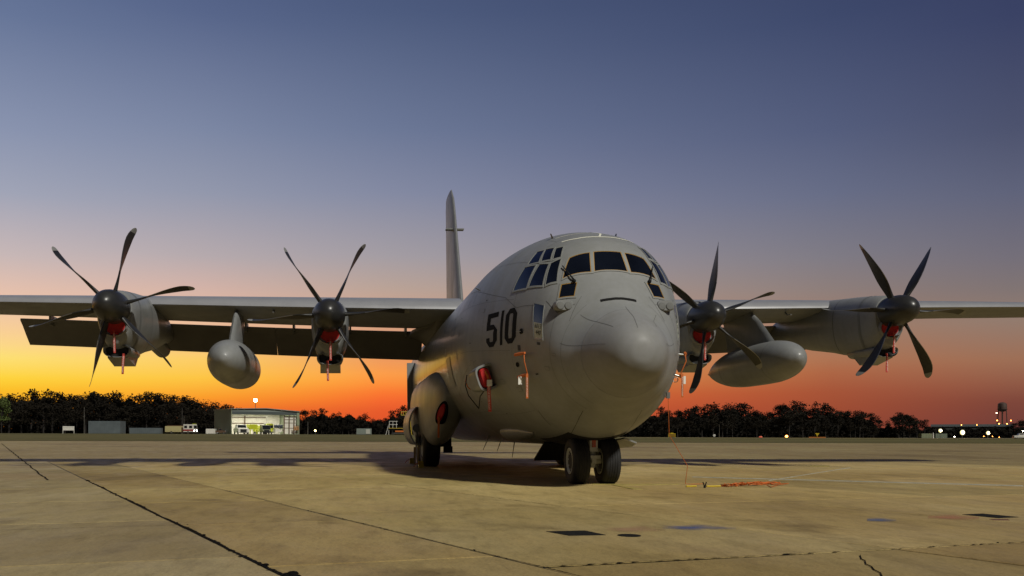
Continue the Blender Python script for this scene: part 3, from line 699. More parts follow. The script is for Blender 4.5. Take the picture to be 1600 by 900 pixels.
m_ = MB(); m_.box((.133,-.035,.68),(.15,.035,.83)); m_.build('taxi_lamp', ORANGELENS, strut)
m_ = MB(); m_.box((.09,-.13,.46),(.16,.12,.53)); m_.box((.09,-.04,.38),(.15,.04,.46)); m_.build('tow_fitting', WHITEMETAL, strut)
skin_patch('nose_gear_bay', DARK, [(.42,-2.83),(.42,2.83+0-2*math.pi+2*math.pi),(-1.1,2.83),(-1.1,-2.83)], .003) if False else None
def bay_shade(x0, x1, half):  # flat dark sheet on the belly, standing in for the bay's shade
    m_ = MB(); vs = []; fs = []
    for i in range(9):
        for k in range(13): vs.append(skin(x0+(x1-x0)*i/8, math.pi-half+2*half*k/12, .004))
    for i in range(8):
        for k in range(12): a = i*13+k; fs.append((a,a+1,a+14,a+13))
    m_.add(vs,fs); o = m_.build('gear_bay_shade', DARK, plane, 60); fix_normals(o.data)
bay_shade(.40,-1.25,.36)
def door_panel(name, c, pts, th, mat):
    m_ = MB(); n_ = len(pts); P = [Vector(p) for p in pts]; nr = (P[1]-P[0]).cross(P[-1]-P[0]).normalized()*th
    m_.rings([[p for p in P],[p+nr for p in P]]); o = m_.build(name, mat, plane); fix_normals(o.data); return o
door_panel('nose_gear_door', 1, [(.35,.52,.86),(-.2,.62,.84),(-1.1,.66,.80),(-1.2,.90,.66),(-.3,.88,.70),(.25,.78,.77)], .03, PAINT)
door_panel('forward_bay_door', -1, [(-1.25,-.62,.74),(-1.25,.62,.74),(-2.55,.55,.36),(-2.55,-.55,.36)], .04, BLACK)
for c in (-1,1):
    # fairing over the main wheels
    m_ = MB(); rs = []
    SP = [(-5.95,.03,1.95,.12,.06),(-6.05,.10,1.90,.35,.25),(-6.35,.22,1.80,.62,.55),(-7.0,.36,1.72,.86,.86),(-7.8,.44,1.66,.98,1.0),(-9.,.48,1.62,1.02,1.02),(-11.,.48,1.60,1.02,1.0),(-12.8,.42,1.65,.95,.95),(-14.2,.24,1.80,.70,.6),(-15.0,.03,2.0,.2,.1)]
    fs_ = [curve([-q[0] for q in SP],[q[k] for q in SP]) for k in range(1,5)]
    for i in range(45):
        x = -5.95-9.05*(i/44)**1.25
        w,zc_,ht,hb = [f_(-x) for f_ in fs_]
        rs.append([(x, c*(2.02+(w*math.cos(a)**.8 if math.cos(a) > 0 else .5*math.cos(a))), zc_+(ht if math.sin(a) > 0 else hb)*math.copysign(abs(math.sin(a))**.85,math.sin(a))) for a in [2*math.pi*k/40 for k in range(40)]])
    m_.rings(rs); sp = m_.build('landing_gear_fairing', PAINT, plane, 70); fix_normals(sp.data)
    for x in (-9.0,-10.55):
        wheel('main_wheel', x, c*2.17, .68, .50, .655, c, plane)
    m_ = MB(); m_.tube([(-9.0,c*2.17,.655),(-9.0,c*1.75,.66),(-9.0,c*1.70,1.3)],.11,12); m_.tube([(-10.55,c*2.17,.655),(-10.55,c*1.75,.66),(-10.55,c*1.70,1.3)],.11,12); m_.tube([(-8.9,c*1.62,.45),(-8.9,c*1.62,.95)],.06,10); m_.box((-8.7,c*1.7-.12,.42),(-8.5,c*1.7+.12,.60)); m_.build('main_gear_strut', BLACK, plane, 40)
    # bulged wheel door hanging outboard of the wheels
    m_ = MB(); rs = []
    for i in range(13):
        a = R(-62+124*i/12)
        out_, zz = 2.36+.42*math.cos(a), 1.18+.62*math.sin(a)
        rs.append([(-9.9+.9,c*out_,zz),(-11.3,c*out_,zz),(-11.3,c*(out_-.05),zz),(-9.9+.9,c*(out_-.05),zz)])
    m_.rings(rs); gd = m_.build('wheel_door', PAINT, plane, 40); fix_normals(gd.data)
    m_ = MB(); m_.lathe([(.02,0),(.12,.0),(.12,.05),(.05,.08),(.001,.08)],'X',16,(-9.3,c*2.52,1.12)); m_.tube([(-9.3,c*2.52,1.12),(-9.3,c*2.46,.62)],.03,8); m_.build('door_latch', PAINT, gd, 40)
    # paratroop door deflector
    m_ = MB(); m_.box((-15.6,min(c*1.9,c*2.34),1.6),(-15.52,max(c*1.9,c*2.34),3.5)) ; m_.build('air_deflector', PAINT, plane)
# sponson inlet: recessed oval with raised rim (right side)
INLET = {}
for c in (-1,1):
    ctr = Vector((-6.08, c*2.15, 1.49)); ax = Vector((.90, c*.42, -.05)).normalized(); u_ = Vector((0,0,1)).cross(ax).normalized(); v_ = ax.cross(u_)
    v_, u_ = (v_*.93-u_*c*.36), (u_*.93+v_*c*.36)
    m_ = MB(); ov = lambda d_,k_: [ctr+ax*d_+u_*(.115*k_*math.cos(a))+v_*(.29*k_*math.sin(a)) for a in [2*math.pi*i/32 for i in range(32)]]
    m_.rings([ov(-.30,1.12),ov(.03,1.06),ov(.06,1.0),ov(.04,.84),ov(-.04,.80)], caps=(False,True)); o = m_.build('bleed_air_inlet', BLACK, plane, 50); fix_normals(o.data); INLET[c] = (ctr,ax,u_,v_)

# ================================================================ covers, streamers and cords hung on the aircraft
def W(p):
    p = Vector(p); c, s = math.cos(BANK), math.sin(BANK); return Vector((p.x, p.y*c-p.z*s, p.y*s+p.z*c))
def streamer(parent, o, length, w=.055, name='warning_streamer', mat=STREAM, tilt=.0, letters=True, face=0.):
    """Ribbon hanging from o (in the parent's frame) with its printed words reading downwards."""
    m_ = MB(); vs = []; n_ = 10; fx = Vector((math.cos(face), math.sin(face), 0)); fy = Vector((-math.sin(face), math.cos(face), 0))
    o = Vector(o)
    for i in range(n_+1):
        t_ = i/n_; p = o+Vector((0,0,-length*t_))+fx*(.015*math.sin(5*t_+tilt*9))+fy*(tilt*length*t_)
        for a, b in ((-1,1),(1,1),(1,-1),(-1,-1)): vs.append(p+fy*(a*w/2)+fx*(b*.003))
    fs = [(4*i+k,4*i+(k+1)%4,4*i+4+(k+1)%4,4*i+4+k) for i in range(n_) for k in range(4)]+[(0,1,2,3),(4*n_+3,4*n_+2,4*n_+1,4*n_)]
    m_.add(vs, fs); s_ = m_.build(name, mat, parent); fix_normals(s_.data)
    if letters:
        zc_ = o+Vector((0,0,-length*.54))+fx*.024+fy*(tilt*length*.54)
        xa = (Vector((0,0,-1))+fy*tilt).normalized(); nr = fx; ya = nr.cross(xa).normalized()
        text_mesh('REMOVE BEFORE FLIGHT', w*.80, WHITE, 'streamer_print', s_, zc_, Matrix((xa,ya,nr)).transposed().to_euler(), 0, length*.86/(w*.80*11.9))
    return s_
names = ['outermost engine nearest the golden sunset', 'inner engine beside the big fuselage, sunset side', 'inner engine just beyond the nose', 'outermost engine on the water tower side']
for (y,z,a0), nm in zip(ENG, names):
    b = W((XP-.30, y, z-.55))
    t = thing('intake_cover', 'red engine intake cover with hanging streamer, '+nm, 'intake cover', b, 0, 'engine intake covers')
    m_ = MB(); m_.rings([[(x-(XP-.30), yy-y, zz-(z-.55)) for x,yy,zz in sup(XP-.36+dx, y, z-.43, .31*k, .24*k, .27*k, 2.2, 2., 32)] for dx,k in ((-.04,.88),(.0,.88),(.03,.78),(.035,.02))], caps=(True,True)); o = m_.build('cover_pad', RED, t, 40); fix_normals(o.data)
    m_ = MB(); m_.tube([(-.03,-.10,-.12),(.05,-.05,-.08),(.05,.06,-.08),(-.03,.11,-.12)],.018,6); m_.build('grab_handle', RED, t, 40)
    streamer(t, (.10,.02,-.02), .56, tilt=.02)
    b = W((XP-.50, y, z-1.02))
    t = thing('oil_cooler_cover', 'small red oil cooler cover low on the '+nm, 'intake cover', b, 0, 'oil cooler covers')
    m_ = MB(); m_.rings([[(x-(XP-.50), yy-y, zz-(z-1.02)) for x,yy,zz in sup(XP-.66+dx, y, z-1.02, .33*k, .10*k, .20*k, 3., 2.4, 28)] for dx,k in ((-.03,.85),(.0,.85),(.02,.75),(.022,.02))]); o = m_.build('cover_pad', RED, t, 40); fix_normals(o.data)
    streamer(t, (.09,.20 if y < -6 else -.06,-.10), .52, tilt=-.06 if y < -6 else .03)

p, n_, f_, u_ = SCOOP
t = thing('scoop_cover', 'red padded plug with long streamer in the grey air scoop below the number', 'intake cover', W(p))
m_ = MB(); m_.rings([[f_*d_+n_*(.015+.115*k_*math.copysign(abs(math.cos(a))**.6,math.cos(a)))+u_*(.205*k_*math.copysign(abs(math.sin(a))**.6,math.sin(a))) for a in [2*math.pi*i/28 for i in range(28)]] for d_,k_ in ((-.05,.92),(.05,.92),(.085,.75),(.09,.03))]); o = m_.build('cover_pad', RED, t, 40); fix_normals(o.data)
m_ = MB(); m_.tube([f_*.08+u_*.12, f_*.13+u_*.02, f_*.10-u_*.10],.022,8); m_.build('grab_handle', ORANGE, t, 40)
streamer(t, f_*.15+n_*.02-u_*.10, .56, .065, tilt=.03, face=-.5)
m_ = MB(); m_.box((-.03,-.045,-.06),(.03,.045,.06)); lb = m_.build('cover_label', WHITE, t, None, f_*.16+n_*.02-u_*.12)
b0 = -f_*.62+n_*.12
m_ = MB(); m_.tube([b0+u_*.18, b0-u_*.02+n_*.1, b0+f_*.06-u_*.22+n_*.12, b0+f_*.34-u_*.52+n_*.1, b0+f_*.62-u_*.30+n_*.1, f_*.05-u_*.18+n_*.06],.011,6)
m_.build('retaining_strap', BLACKSTRAP, t, 60)
m_ = MB(); m_.tube([b0+u_*.18, b0+u_*.06-f_*.03+n_*.06, b0-u_*.06-f_*.02+n_*.05, b0-u_*.12+n_*.02],.010,6); m_.build('orange_cord', ORANGE, t, 60)

for c in (-1,1):
    ctr, ax, uu, vv = INLET[c]
    t = thing('inlet_cover', 'red oval plug in the wheel fairing inlet, '+('flank with the number' if c < 0 else 'far flank'), 'intake cover', W(ctr), 0, 'wheel fairing inlet covers')
    m_ = MB(); m_.rings([[ax*d_+uu*(.088*k_*math.cos(a))+vv*(.235*k_*math.sin(a)) for a in [2*math.pi*i/28 for i in range(28)]] for d_,k_ in ((-.03,1),(.03,1),(.06,.8),(.062,.05))]); o = m_.build('cover_pad', RED, t, 40); fix_normals(o.data)
    streamer(t, ax*.10-vv*.12, .52, .05, mat=ORANGE, letters=False)

for c, side in ((-1,'beside the number'),(1,'on the far flank beyond the nose')):
    (q0,t0,n0,f0),(q1,t1,n1,f1) = probe_tip[(c,0)], probe_tip[(c,1)]
    o0 = W(q0); t = thing('probe_cover', 'orange probe covers strung together with a short streamer, '+side, 'probe cover', o0, 0, 'pitot probe covers')
    m_ = MB(); m_.tube([f0*-.02, f0*.14, f0*.285],[.028,.030,.020],10); m_.build('cover_sleeve', ORANGE, t, 40)
    e1 = q1-q0; m_ = MB(); m_.tube([e1+f1*-.02, e1+f1*.14, e1+f1*.285],[.028,.030,.020],10); m_.build('cover_sleeve', ORANGE, t, 40)
    m_ = MB(); m_.tube([f0*.26+Vector((0,0,-.02)), f0*.30+n0*.02+Vector((0,0,-.15)), e1+f1*.28+Vector((0,0,.02))],.010,6); m_.build('orange_cord', ORANGE, t, 40)
    m_ = MB(); m_.box((-.01,-.035,-.14),(.01,.035,0)); m_.build('paper_tag', WHITE, t, None, e1+f1*.12+n1*.05)
    streamer(t, e1+f1*.31+n1*.02, .42, .040, mat=ORANGE, face=-.3)

# grounding cable from the chin down to the apron and across to its heap
pts = [W(TIE), W(TIE)+Vector((-.02,.03,-.7)), Vector((.55,1.62,.35)), Vector((.50,1.60,.02)), Vector((.45,1.75,.012)), Vector((.35,2.0,.012))]
t = thing('grounding_cable', 'thin orange grounding cable hanging from the chin to the concrete', 'cable', pts[3])
m_ = MB(); m_.tube([p-pts[3] for p in pts],.0055,6); m_.build('wire', ORANGE, t, 60)
m_ = MB(); m_.box((-.02,-.03,-.05),(.02,.03,.06)); m_.build('clamp', STEEL, t, None, W(TIE)-pts[3])

# ================================================================ apron
def concrete(name, tint=(1,1,1), per_object=0.):
    mt = bpy.data.materials.new(name); mt.use_nodes = True; n = mt.node_tree.nodes; l = mt.node_tree.links; b = n['Principled BSDF']
    g = n.new('ShaderNodeNewGeometry')
    def noise(sc, stretch=(1,1,1), det=6, ro=.6, rot=0.):
        mp = n.new('ShaderNodeMapping'); mp.inputs['Scale'].default_value = stretch; mp.inputs['Rotation'].default_value = (0,0,rot); l.new(g.outputs['Position'], mp.inputs[0])
        q = n.new('ShaderNodeTexNoise'); q.inputs['Scale'].default_value = sc; q.inputs['Detail'].default_value = det; q.inputs['Roughness'].default_value = ro; l.new(mp.outputs[0], q.inputs[0]); return q.outputs[0]
    def rampn(src, stops):
        r = n.new('ShaderNodeValToRGB'); cr = r.color_ramp
        cr.elements[0].position, cr.elements[0].color = stops[0][0], tuple(stops[0][1])+(1,); cr.elements[1].position, cr.elements[1].color = stops[-1][0], tuple(stops[-1][1])+(1,)
        for p_, c_ in stops[1:-1]: e_ = cr.elements.new(p_); e_.color = tuple(c_)+(1,)
        l.new(src, r.inputs[0]); return r.outputs[0]
    def mul(a, b_, f_=1.):
        x = n.new('ShaderNodeMix'); x.data_type = 'RGBA'; x.blend_type = 'MULTIPLY'; x.inputs[0].default_value = f_; l.new(a, x.inputs[6]); l.new(b_, x.inputs[7]); return x.outputs[2]
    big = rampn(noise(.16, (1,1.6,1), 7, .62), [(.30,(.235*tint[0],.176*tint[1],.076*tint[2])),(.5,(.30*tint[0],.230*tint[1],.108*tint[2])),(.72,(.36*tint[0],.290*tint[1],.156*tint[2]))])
    med = rampn(noise(1.1, (1,2.4,1), 7, .66, .35), [(.30,(.70,.69,.67)),(.5,(1,1,1)),(.75,(1.12,1.1,1.08))])
    fine = rampn(noise(28., (1,1.4,1), 8, .78), [(.34,(.55,.54,.52)),(.47,(.93,.93,.93)),(.54,(1.03,1.03,1.03)),(.68,(1.25,1.24,1.22))])
    oil = rampn(noise(.55, (1,1.2,1), 5, .55, 1.), [(.30,(.55,.53,.50)),(.41,(1,1,1))])
    gr = rampn(noise(.05,(1,1.3,1),6,.6), [(.32,(.66,.62,.55)),(.45,(.95,.93,.88)),(.60,(1.08,1.1,1.02))])
    col = mul(mul(mul(mul(big, med, .85), fine, .75), oil, .8), gr, 1.)
    mid = rampn(noise(4.6, (1,2.2,1), 7, .7, .2), [(.30,(.80,.79,.77)),(.48,(1,1,1)),(.72,(1.12,1.11,1.09))])
    scuff = rampn(noise(2.3, (.35,2.6,1), 6, .7, -.25), [(.33,(.80,.78,.75)),(.45,(1,1,1))])
    col = mul(mul(col, mid, .9), scuff, .7)
    if per_object:
        oi = n.new('ShaderNodeObjectInfo'); col = mul(col, oi.outputs['Color'])
    l.new(col, b.inputs['Base Color'])
    rr = n.new('ShaderNodeMapRange'); l.new(noise(.9,(1,1.8,1),5), rr.inputs[0]); rr.inputs[1].default_value = .3; rr.inputs[2].default_value = .7; rr.inputs[3].default_value = .42; rr.inputs[4].default_value = .74; l.new(rr.outputs[0], b.inputs['Roughness'])
    b.inputs['Specular IOR Level'].default_value = .22
    bp = n.new('ShaderNodeBump'); bp.inputs['Strength'].default_value = .35; bp.inputs['Distance'].default_value = .012; l.new(noise(55.,(1,1,1),4,.65), bp.inputs['Height']); l.new(bp.outputs[0], b.inputs['Normal'])
    return mt
CONC = concrete('apron_concrete', tint=(.86,.86,.83)); SLAB = concrete('slab_concrete', per_object=.09)  # apron tinted darker than the slabs, lamp falloff put into the colour
GRASS = material('dry_grass', (.070,.064,.024), .95, spec=.1, var=.4, scale=.03, color2=(.125,.11,.045), streak=(1.6,.5,1))
def sheet(name, xs, ys, dz, mat, test=None):
    m_ = MB(); vs = [(x,y,terrain(x,y)+dz) for x in xs for y in ys]; k = len(ys); fs = []
    for i in range(len(xs)-1):
        for j in range(k-1):
            a = i*k+j; q = (a,a+k,a+k+1,a+1); fs.append(q)
    m_.add(vs, fs); o = m_.build(name, mat, None, 180); fix_normals(o.data); return tag(o, kind='structure')
GX = [60,20,0,-15,-40,-70]+[-90-15*i for i in range(18)]+[-380,-450,-600,-900,-1500,-3000,-6000]
GY = [-5000,-2500,-1200,-600,-400,-300,-200,-120,-60,-30,0,15,30,45,60,75,90,110,150,220,300,420,600,1200,2500,5000]
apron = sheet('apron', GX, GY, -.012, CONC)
# grass between the apron and the far side of the field, with a taxiway across it
sheet('grass_field', [-92]+[-105-15*i for i in range(15)]+[-322], GY, .02, GRASS)
sheet('far_grass', [-390,-450,-600,-900,-1500,-3000,-6000], GY, .02, material('far_grass_dark',(.045,.046,.022),.95, var=.3, scale=.05))

UV, VV, OO = Vector((.9336,.3584,0)), Vector((-.235,.972,0)), Vector((10.33,-5.0,0))
def ab(a, b, z=0.): return OO+UV*a+VV*b+Vector((0,0,z))
def pic(p):
    d_ = p-CAM; z_ = d_.dot(FW); return (PX+F*d_.dot(RT)/z_, PY-F*d_.dot(UP)/z_) if z_ > .4 else (None, None)
rows = [-22.1,-20.4,-18.7,-17.0,-15.3,-13.6,-11.9,-10.2,-8.5,-6.8,-5.1,-3.4,-1.70,0.,1.70,4.85,8.0,11.15,14.3,17.45,20.6,23.75,26.9,30.05]
GAP = .016; nslab = 0
filler = MB()
for i in range(len(rows)-1):
    b0, b1 = rows[i], rows[i+1]; wide = b1 > 1.8
    stp = 3.05 if not wide else 4.6
    sh = [-.92, -.92, .0][0] if b0 < -.1 else (-.35 if not wide else .25)
    a = sh+stp*3
    while a > sh-stp*18:
        a0, a1 = a-stp, a; a -= stp
        q = [ab(a0,b0),ab(a1,b0),ab(a1,b1),ab(a0,b1)]
        ctr = sum(q, Vector())/4
        if min(p.x for p in q) < -13.5 or max(p.x for p in q) > 15.6 or min(p.y for p in q) < -19 or max(p.y for p in q) > 24: continue
        ps = [pic(p) for p in q]; ok = [p for p in ps if p[0] is not None]
        if not ok or max(p[0] for p in ok) < -150 or min(p[0] for p in ok) > 1750 or min(p[1] for p in ok) > 980: continue
        g = GAP*rnd.uniform(.4,1.2); z = rnd.uniform(-.002,.002); ins = .012
        filler.add([ab(a0,b0,-.008),ab(a1,b0,-.008),ab(a1,b1,-.008),ab(a0,b1,-.008)],[(0,1,2,3)])
        def qq(k, zz): return [ab(a0+k,b0+k,zz)-ctr,ab(a1-k,b0+k,zz)-ctr,ab(a1-k,b1-k,zz)-ctr,ab(a0+k,b1-k,zz)-ctr]
        mm = MB(); mm.rings([qq(g,-.03),qq(g,z-.006),qq(g+ins,z)], caps=(False,True)); o = mm.build('concrete_slab', SLAB, apron, None, ctr); fix_normals(o.data); nslab += 1
        k_ = rnd.uniform(.93,1.06); k_ *= 1.12 if b1 > 8.1 else 1.; tint = (1.0,1.02,1.13) if b1 <= .01 else (.99,.95,.84) if b1 < 1.8 else (1.33,1.30,1.18) if a1 < .6 else (.92,.87,.74)
        if rnd.random() < .18: k_ *= rnd.choice((.86,1.12))
        o.color = tuple(k_*q_*rnd.uniform(.985,1.015) for q_ in tint)+(1,)
tag(filler.build('joint_filler', material('joint_tar',(.028,.026,.022),.85, var=.3, scale=9.)), kind='structure')
# crumbling tar along the long joint, and thinner broken tar along others
TAR = material('crumbled_tar', (.005,.0045,.004), .95, spec=.08, var=.3, scale=20.)
def tar(a0, a1, b, w, lumps, parent=apron, along=True):
    m_ = MB(); n_ = int(abs(a1-a0)*34); L_, R_ = [], []
    for i in range(n_+1):
        a = a0+(a1-a0)*i/n_; k = .55+.9*rnd.random()**2
        if lumps and rnd.random() < .10: k += rnd.uniform(.6,1.8)
        j = .3*w*math.sin(a*1.7)+.15*w*math.sin(a*6.1)
        f1 = lambda s_: ab(a, b+j+s_, .0045) if along else ab(b+j+s_, a, .0045)
        L_.append(f1(-w*k*.5)); R_.append(f1(w*(.5+.5*rnd.random()**2+(k-.9 if k > 1.5 else 0)*.8)*.5))
    vs = [p for q in zip(L_,R_) for p in q]; m_.add(vs, [(2*i,2*i+1,2*i+3,2*i+2) for i in range(n_)])
    for i in range(0, n_, 3):
        if lumps and rnd.random() < lumps:
            p = (L_[i]+R_[i])/2; r_ = w*rnd.uniform(.3,.75)
            k0 = len(m_.v); m_.ball(p+UV*rnd.uniform(-.05,.05)+VV*rnd.uniform(-.03,.03), (r_*rnd.uniform(.8,1.8), r_, r_*.4), 4)
    o = m_.build('tar_seam', TAR, parent); fix_normals(o.data); return tag(o, kind='stuff')
tar(-12.85, .6, 0., .034, .2)
tar(-.03, .22, .045, .06, .7)
tar(-9.0, 1.0, 1.70, .016, .06)
tar(-13.4,-7, 1.70, .012, 0)
tar(1.70, 8.2, .25, .016, .08, along=False)
tar(1.70, 6.2, -4.35, .008, 0, along=False)
tar(-15, -1.7, -.92, .006, 0, along=False)
tar(-1.70, 1.70, -3.4, .010, .05, along=False)
tar(-15, -.0, -13.12, .022, 0, along=False)
tar(-10, -3, 4.85, .012, .03)
tar(-80, -12.9, -.68, .05, 0)
tar(-11.5,-6, 8.0, .016, .0)
# flat markings and covers let into the concrete
def flat(name, pts, mat, z=.006, th=None):
    ctr = sum((Vector(p) for p in pts), Vector())/len(pts); m_ = MB()
    P = [Vector(p)-ctr for p in pts]
    lo, hi = [p+Vector((0,0,-.004)) for p in P], [p*.985+Vector((0,0,z)) for p in P]
    m_.rings([lo,hi]); o = m_.build(name, mat, None, None, ctr); fix_normals(o.data); return o
def gpx(x, y):
    d_ = FW+RT*((x-PX)/F)-UP*((y-PY)/F); t_ = -CAM.z/d_.z; p = CAM+d_*t_; return Vector((p.x,p.y,0))
m_ = MB(); P = []
for x_, y_ in ((1344,868),(1346,874),(1352,877),(1353,882),(1362,886),(1366,891),(1376,896),(1379,903)): P.append(gpx(x_,y_)+Vector((0,0,.004)))
m_.tube(P,.0035,4); tag(m_.build('pavement_crack', TAR, apron), kind='stuff')
BLK = material('black_patch', (.011,.011,.010), .9, spec=.12, var=.3, scale=8.)
tag(flat('drain_cover',[gpx(853,831),gpx(914,829.7),gpx(947,836.5),gpx(889,837.5)],BLK), 'black four sided patch in the concrete left of a small black disc', 'drain cover')
c0 = gpx(983,837.2); tag(flat('round_cover',[c0+Vector((.11*math.cos(2*math.pi*i/24),.105*math.sin(2*math.pi*i/24),0)) for i in range(24)],BLK), 'small round black cover in the concrete ahead of the nose wheels', 'round cover')
tag(flat('drain_cover',[gpx(1503,804.5),gpx(1535,803),gpx(1592,808.5),gpx(1560,810)],BLK), 'black four sided patch in the concrete beside a red streak', 'drain cover')
tag(flat('rust_mark',[gpx(1545,811.5),gpx(1575,811.8),gpx(1578,813.4),gpx(1552,813)],material('rust_red_paint',(.10,.03,.02),.8),.004), 'dark red streak beside the black patch near the frame edge', 'paint mark')
def smear(name, x0, y0, x1, y1, color, label):
    """Worn paint: broken cover where the noise lets the concrete through."""
    mt = bpy.data.materials.new(name); mt.use_nodes = True; n = mt.node_tree.nodes; l = mt.node_tree.links; b = n['Principled BSDF']
    b.inputs['Base Color'].default_value = tuple(color)+(1,); b.inputs['Roughness'].default_value = .7
    t_ = n.new('ShaderNodeTexCoord'); ns = n.new('ShaderNodeTexNoise'); ns.inputs['Scale'].default_value = 3.2; ns.inputs['Detail'].default_value = 7; l.new(t_.outputs['Object'], ns.inputs[0])
    mp = n.new('ShaderNodeVectorMath'); mp.operation = 'LENGTH'; ge = n.new('ShaderNodeMapping'); ge.inputs['Location'].default_value = (-1,-1,0); ge.inputs['Scale'].default_value = (2,2,0); l.new(t_.outputs['Generated'], ge.inputs[0]); l.new(ge.outputs[0], mp.inputs[0])
    s_ = n.new('ShaderNodeMath'); s_.operation = 'SUBTRACT'; l.new(ns.outputs[0], s_.inputs[0]); k = n.new('ShaderNodeMath'); k.operation = 'MULTIPLY'; l.new(mp.outputs['Value'], k.inputs[0]); k.inputs[1].default_value = .55; l.new(k.outputs[0], s_.inputs[1])
    mr_ = n.new('ShaderNodeMapRange'); l.new(s_.outputs[0], mr_.inputs[0]); mr_.inputs[1].default_value = .05; mr_.inputs[2].default_value = .45; mr_.inputs[4].default_value = .6; l.new(mr_.outputs[0], b.inputs['Alpha'])
    A, B_, C_, D_ = gpx(x0,y0), gpx(x1,y0), gpx(x1,y1), gpx(x0,y1); ctr = (A+B_+C_+D_)/4; m_ = MB(); m_.add([p-ctr for p in (A,B_,C_,D_)],[(0,1,2,3)]); o = m_.build(name, mt, None, None, ctr+Vector((0,0,.004))); fix_normals(o.data)
    return tag(o, label, 'paint mark')
smear('blue_paint_mark', 1025, 820, 1150, 830, (.05,.09,.26), 'faded blue paint smudge on the concrete beyond the round cover')
smear('blue_paint_mark', 1355, 809, 1400, 817, (.07,.12,.26), 'small faint blue smudge on the concrete among the slabs before the lamps')
smear('salmon_paint_mark', 945, 822, 1040, 834, (.42,.25,.14), 'pale salmon ring smudge around the small round cover')
smear('salmon_paint_mark', 1450, 804, 1530, 814, (.42,.18,.10), 'salmon smudge touching the black patch near the frame edge')
YL = material('worn_yellow_line', (.34,.27,.07), .7, var=.35, scale=6.)
tag(flat('yellow_line',[gpx(925,755.6),gpx(985,757),gpx(1062,756.3),gpx(1062,757.3),gpx(985,758.6),gpx(925,757.2)],YL,.008), 'worn yellow line running from the nose wheels across the concrete', 'painted line')
tag(flat('yellow_line',[gpx(955,757.8),gpx(962,757.8),gpx(1004,765),gpx(990,765)],YL,.009), 'short yellow stroke slanting away in front of the nose wheels', 'painted line')
tag(flat('yellow_line',[gpx(1265,727.3),gpx(1296,727.6),gpx(1296,729.2),gpx(1265,728.6)],YL,.008), 'short yellow dash on the far concrete under the right-hand tank', 'painted line')
PALE = material('pale_line', (.36,.34,.26), .7, var=.3, scale=5.)
tag(flat('pale_line',[gpx(1200,751),gpx(1204,751),gpx(1330,731),gpx(1328,730.6)],PALE,.008), 'thin pale line slanting across the concrete beyond the orange cord heap', 'painted line')
tag(flat('pale_line',[gpx(1080,745),gpx(1080,745.8),gpx(1600,760),gpx(1600,758.8)],PALE,.007), 'long thin pale line crossing the concrete to the frame edge', 'painted line')

# yellow tie cord, clothes-peg clip and the heap of orange wire
c0 = gpx(1130,760.5)
t = thing('cord_heap', 'tangled heap of orange wire with a yellow lead lying on the concrete', 'cord', c0)
m_ = MB(); P = []
a0, a1 = gpx(1128,761)-c0, gpx(1222,757)-c0; dv = a1-a0
for i in range(160):
    t_ = (i/159*5)%1; t_ = t_ if int(i/159*5)%2 == 0 else 1-t_
    P.append(a0+dv*t_*(.8+.2*math.sin(i))+Vector((rnd.uniform(-.16,.16)*(1.1-t_), rnd.uniform(-.03,.03), rnd.uniform(.012,.07)*(1.2-abs(t_-.6)))))
m_.tube(P,.006,5); m_.build('wire', ORANGE, t, 60)
m_ = MB(); p0, p1 = gpx(1232,757)-c0, gpx(1205,762)-c0
m_.tube([a1*.8, a1+Vector((0,0,.02)), p0+Vector((0,0,.02)), p0*.5+p1*.5+Vector((-.1,.0,.012)), p1+Vector((0,0,.012)), a1*.72],.007,5); m_.build('wire', ORANGE, t, 60)
for xa, xb in ((1072,1088),(1104,1126)):
    m_ = MB(); m_.tube([gpx(xa,761.5)-c0+Vector((0,0,.02)), gpx((xa+xb)/2,761.2)-c0+Vector((.02,0,.018)), gpx(xb,761.2)-c0+Vector((0,0,.02))],.014,6); m_.build('yellow_lead', YELLOW, t, 60)
c0 = gpx(1101,762.5)
t = thing('spring_clip', 'small black two legged spring clip standing on the concrete by the cord', 'clip', c0)
for s_ in (-1,1):
    m_ = MB(); m_.tube([(0,s_*.008,.0),(0,s_*.012,.05),(0,s_*.032,.105)],[.012,.011,.010],6); m_.build('clip_leg', BLACK, t, 40)

# chocks at the main wheel
for k, (x, lab) in enumerate(((-8.05,'yellow wheel chock against the front of the main wheel'),(-11.5,'yellow wheel chock behind the main wheels'))):
    t = thing('wheel_chock', lab+' on the flank with the number', 'chock', (x,-2.20,0))
    m_ = MB(); s_ = 1 if k == 0 else -1
    vs = [(-.16*s_,-.38,0),(.12*s_,-.38,0),(-.16*s_,-.38,.17),(-.16*s_,-.24,0),(.12*s_,-.24,0),(-.16*s_,-.24,.17)]
    m_.add(vs,[(0,1,2),(3,5,4),(0,3,4,1),(1,4,5,2),(2,5,3,0)]); o = m_.build('block', YELLOW, t); fix_normals(o.data)
    m_ = MB(); m_.tube([(0,-.32,.13),(0,-.45,.10),(-.1,-.50,.02)],.012,6); m_.build('rope', ORANGE, t, 40)
t = thing('chock_strap', 'two pale tie down straps hanging beside the main wheel', 'strap', (-8.9,-2.52,0))
for dy in (0,-.10):
    m_ = MB(); m_.box((-.012,dy-.03,.04),(.012,dy+.03,.55)); m_.build('strap', material('tan_strap',(.35,.25,.12),.7), t)

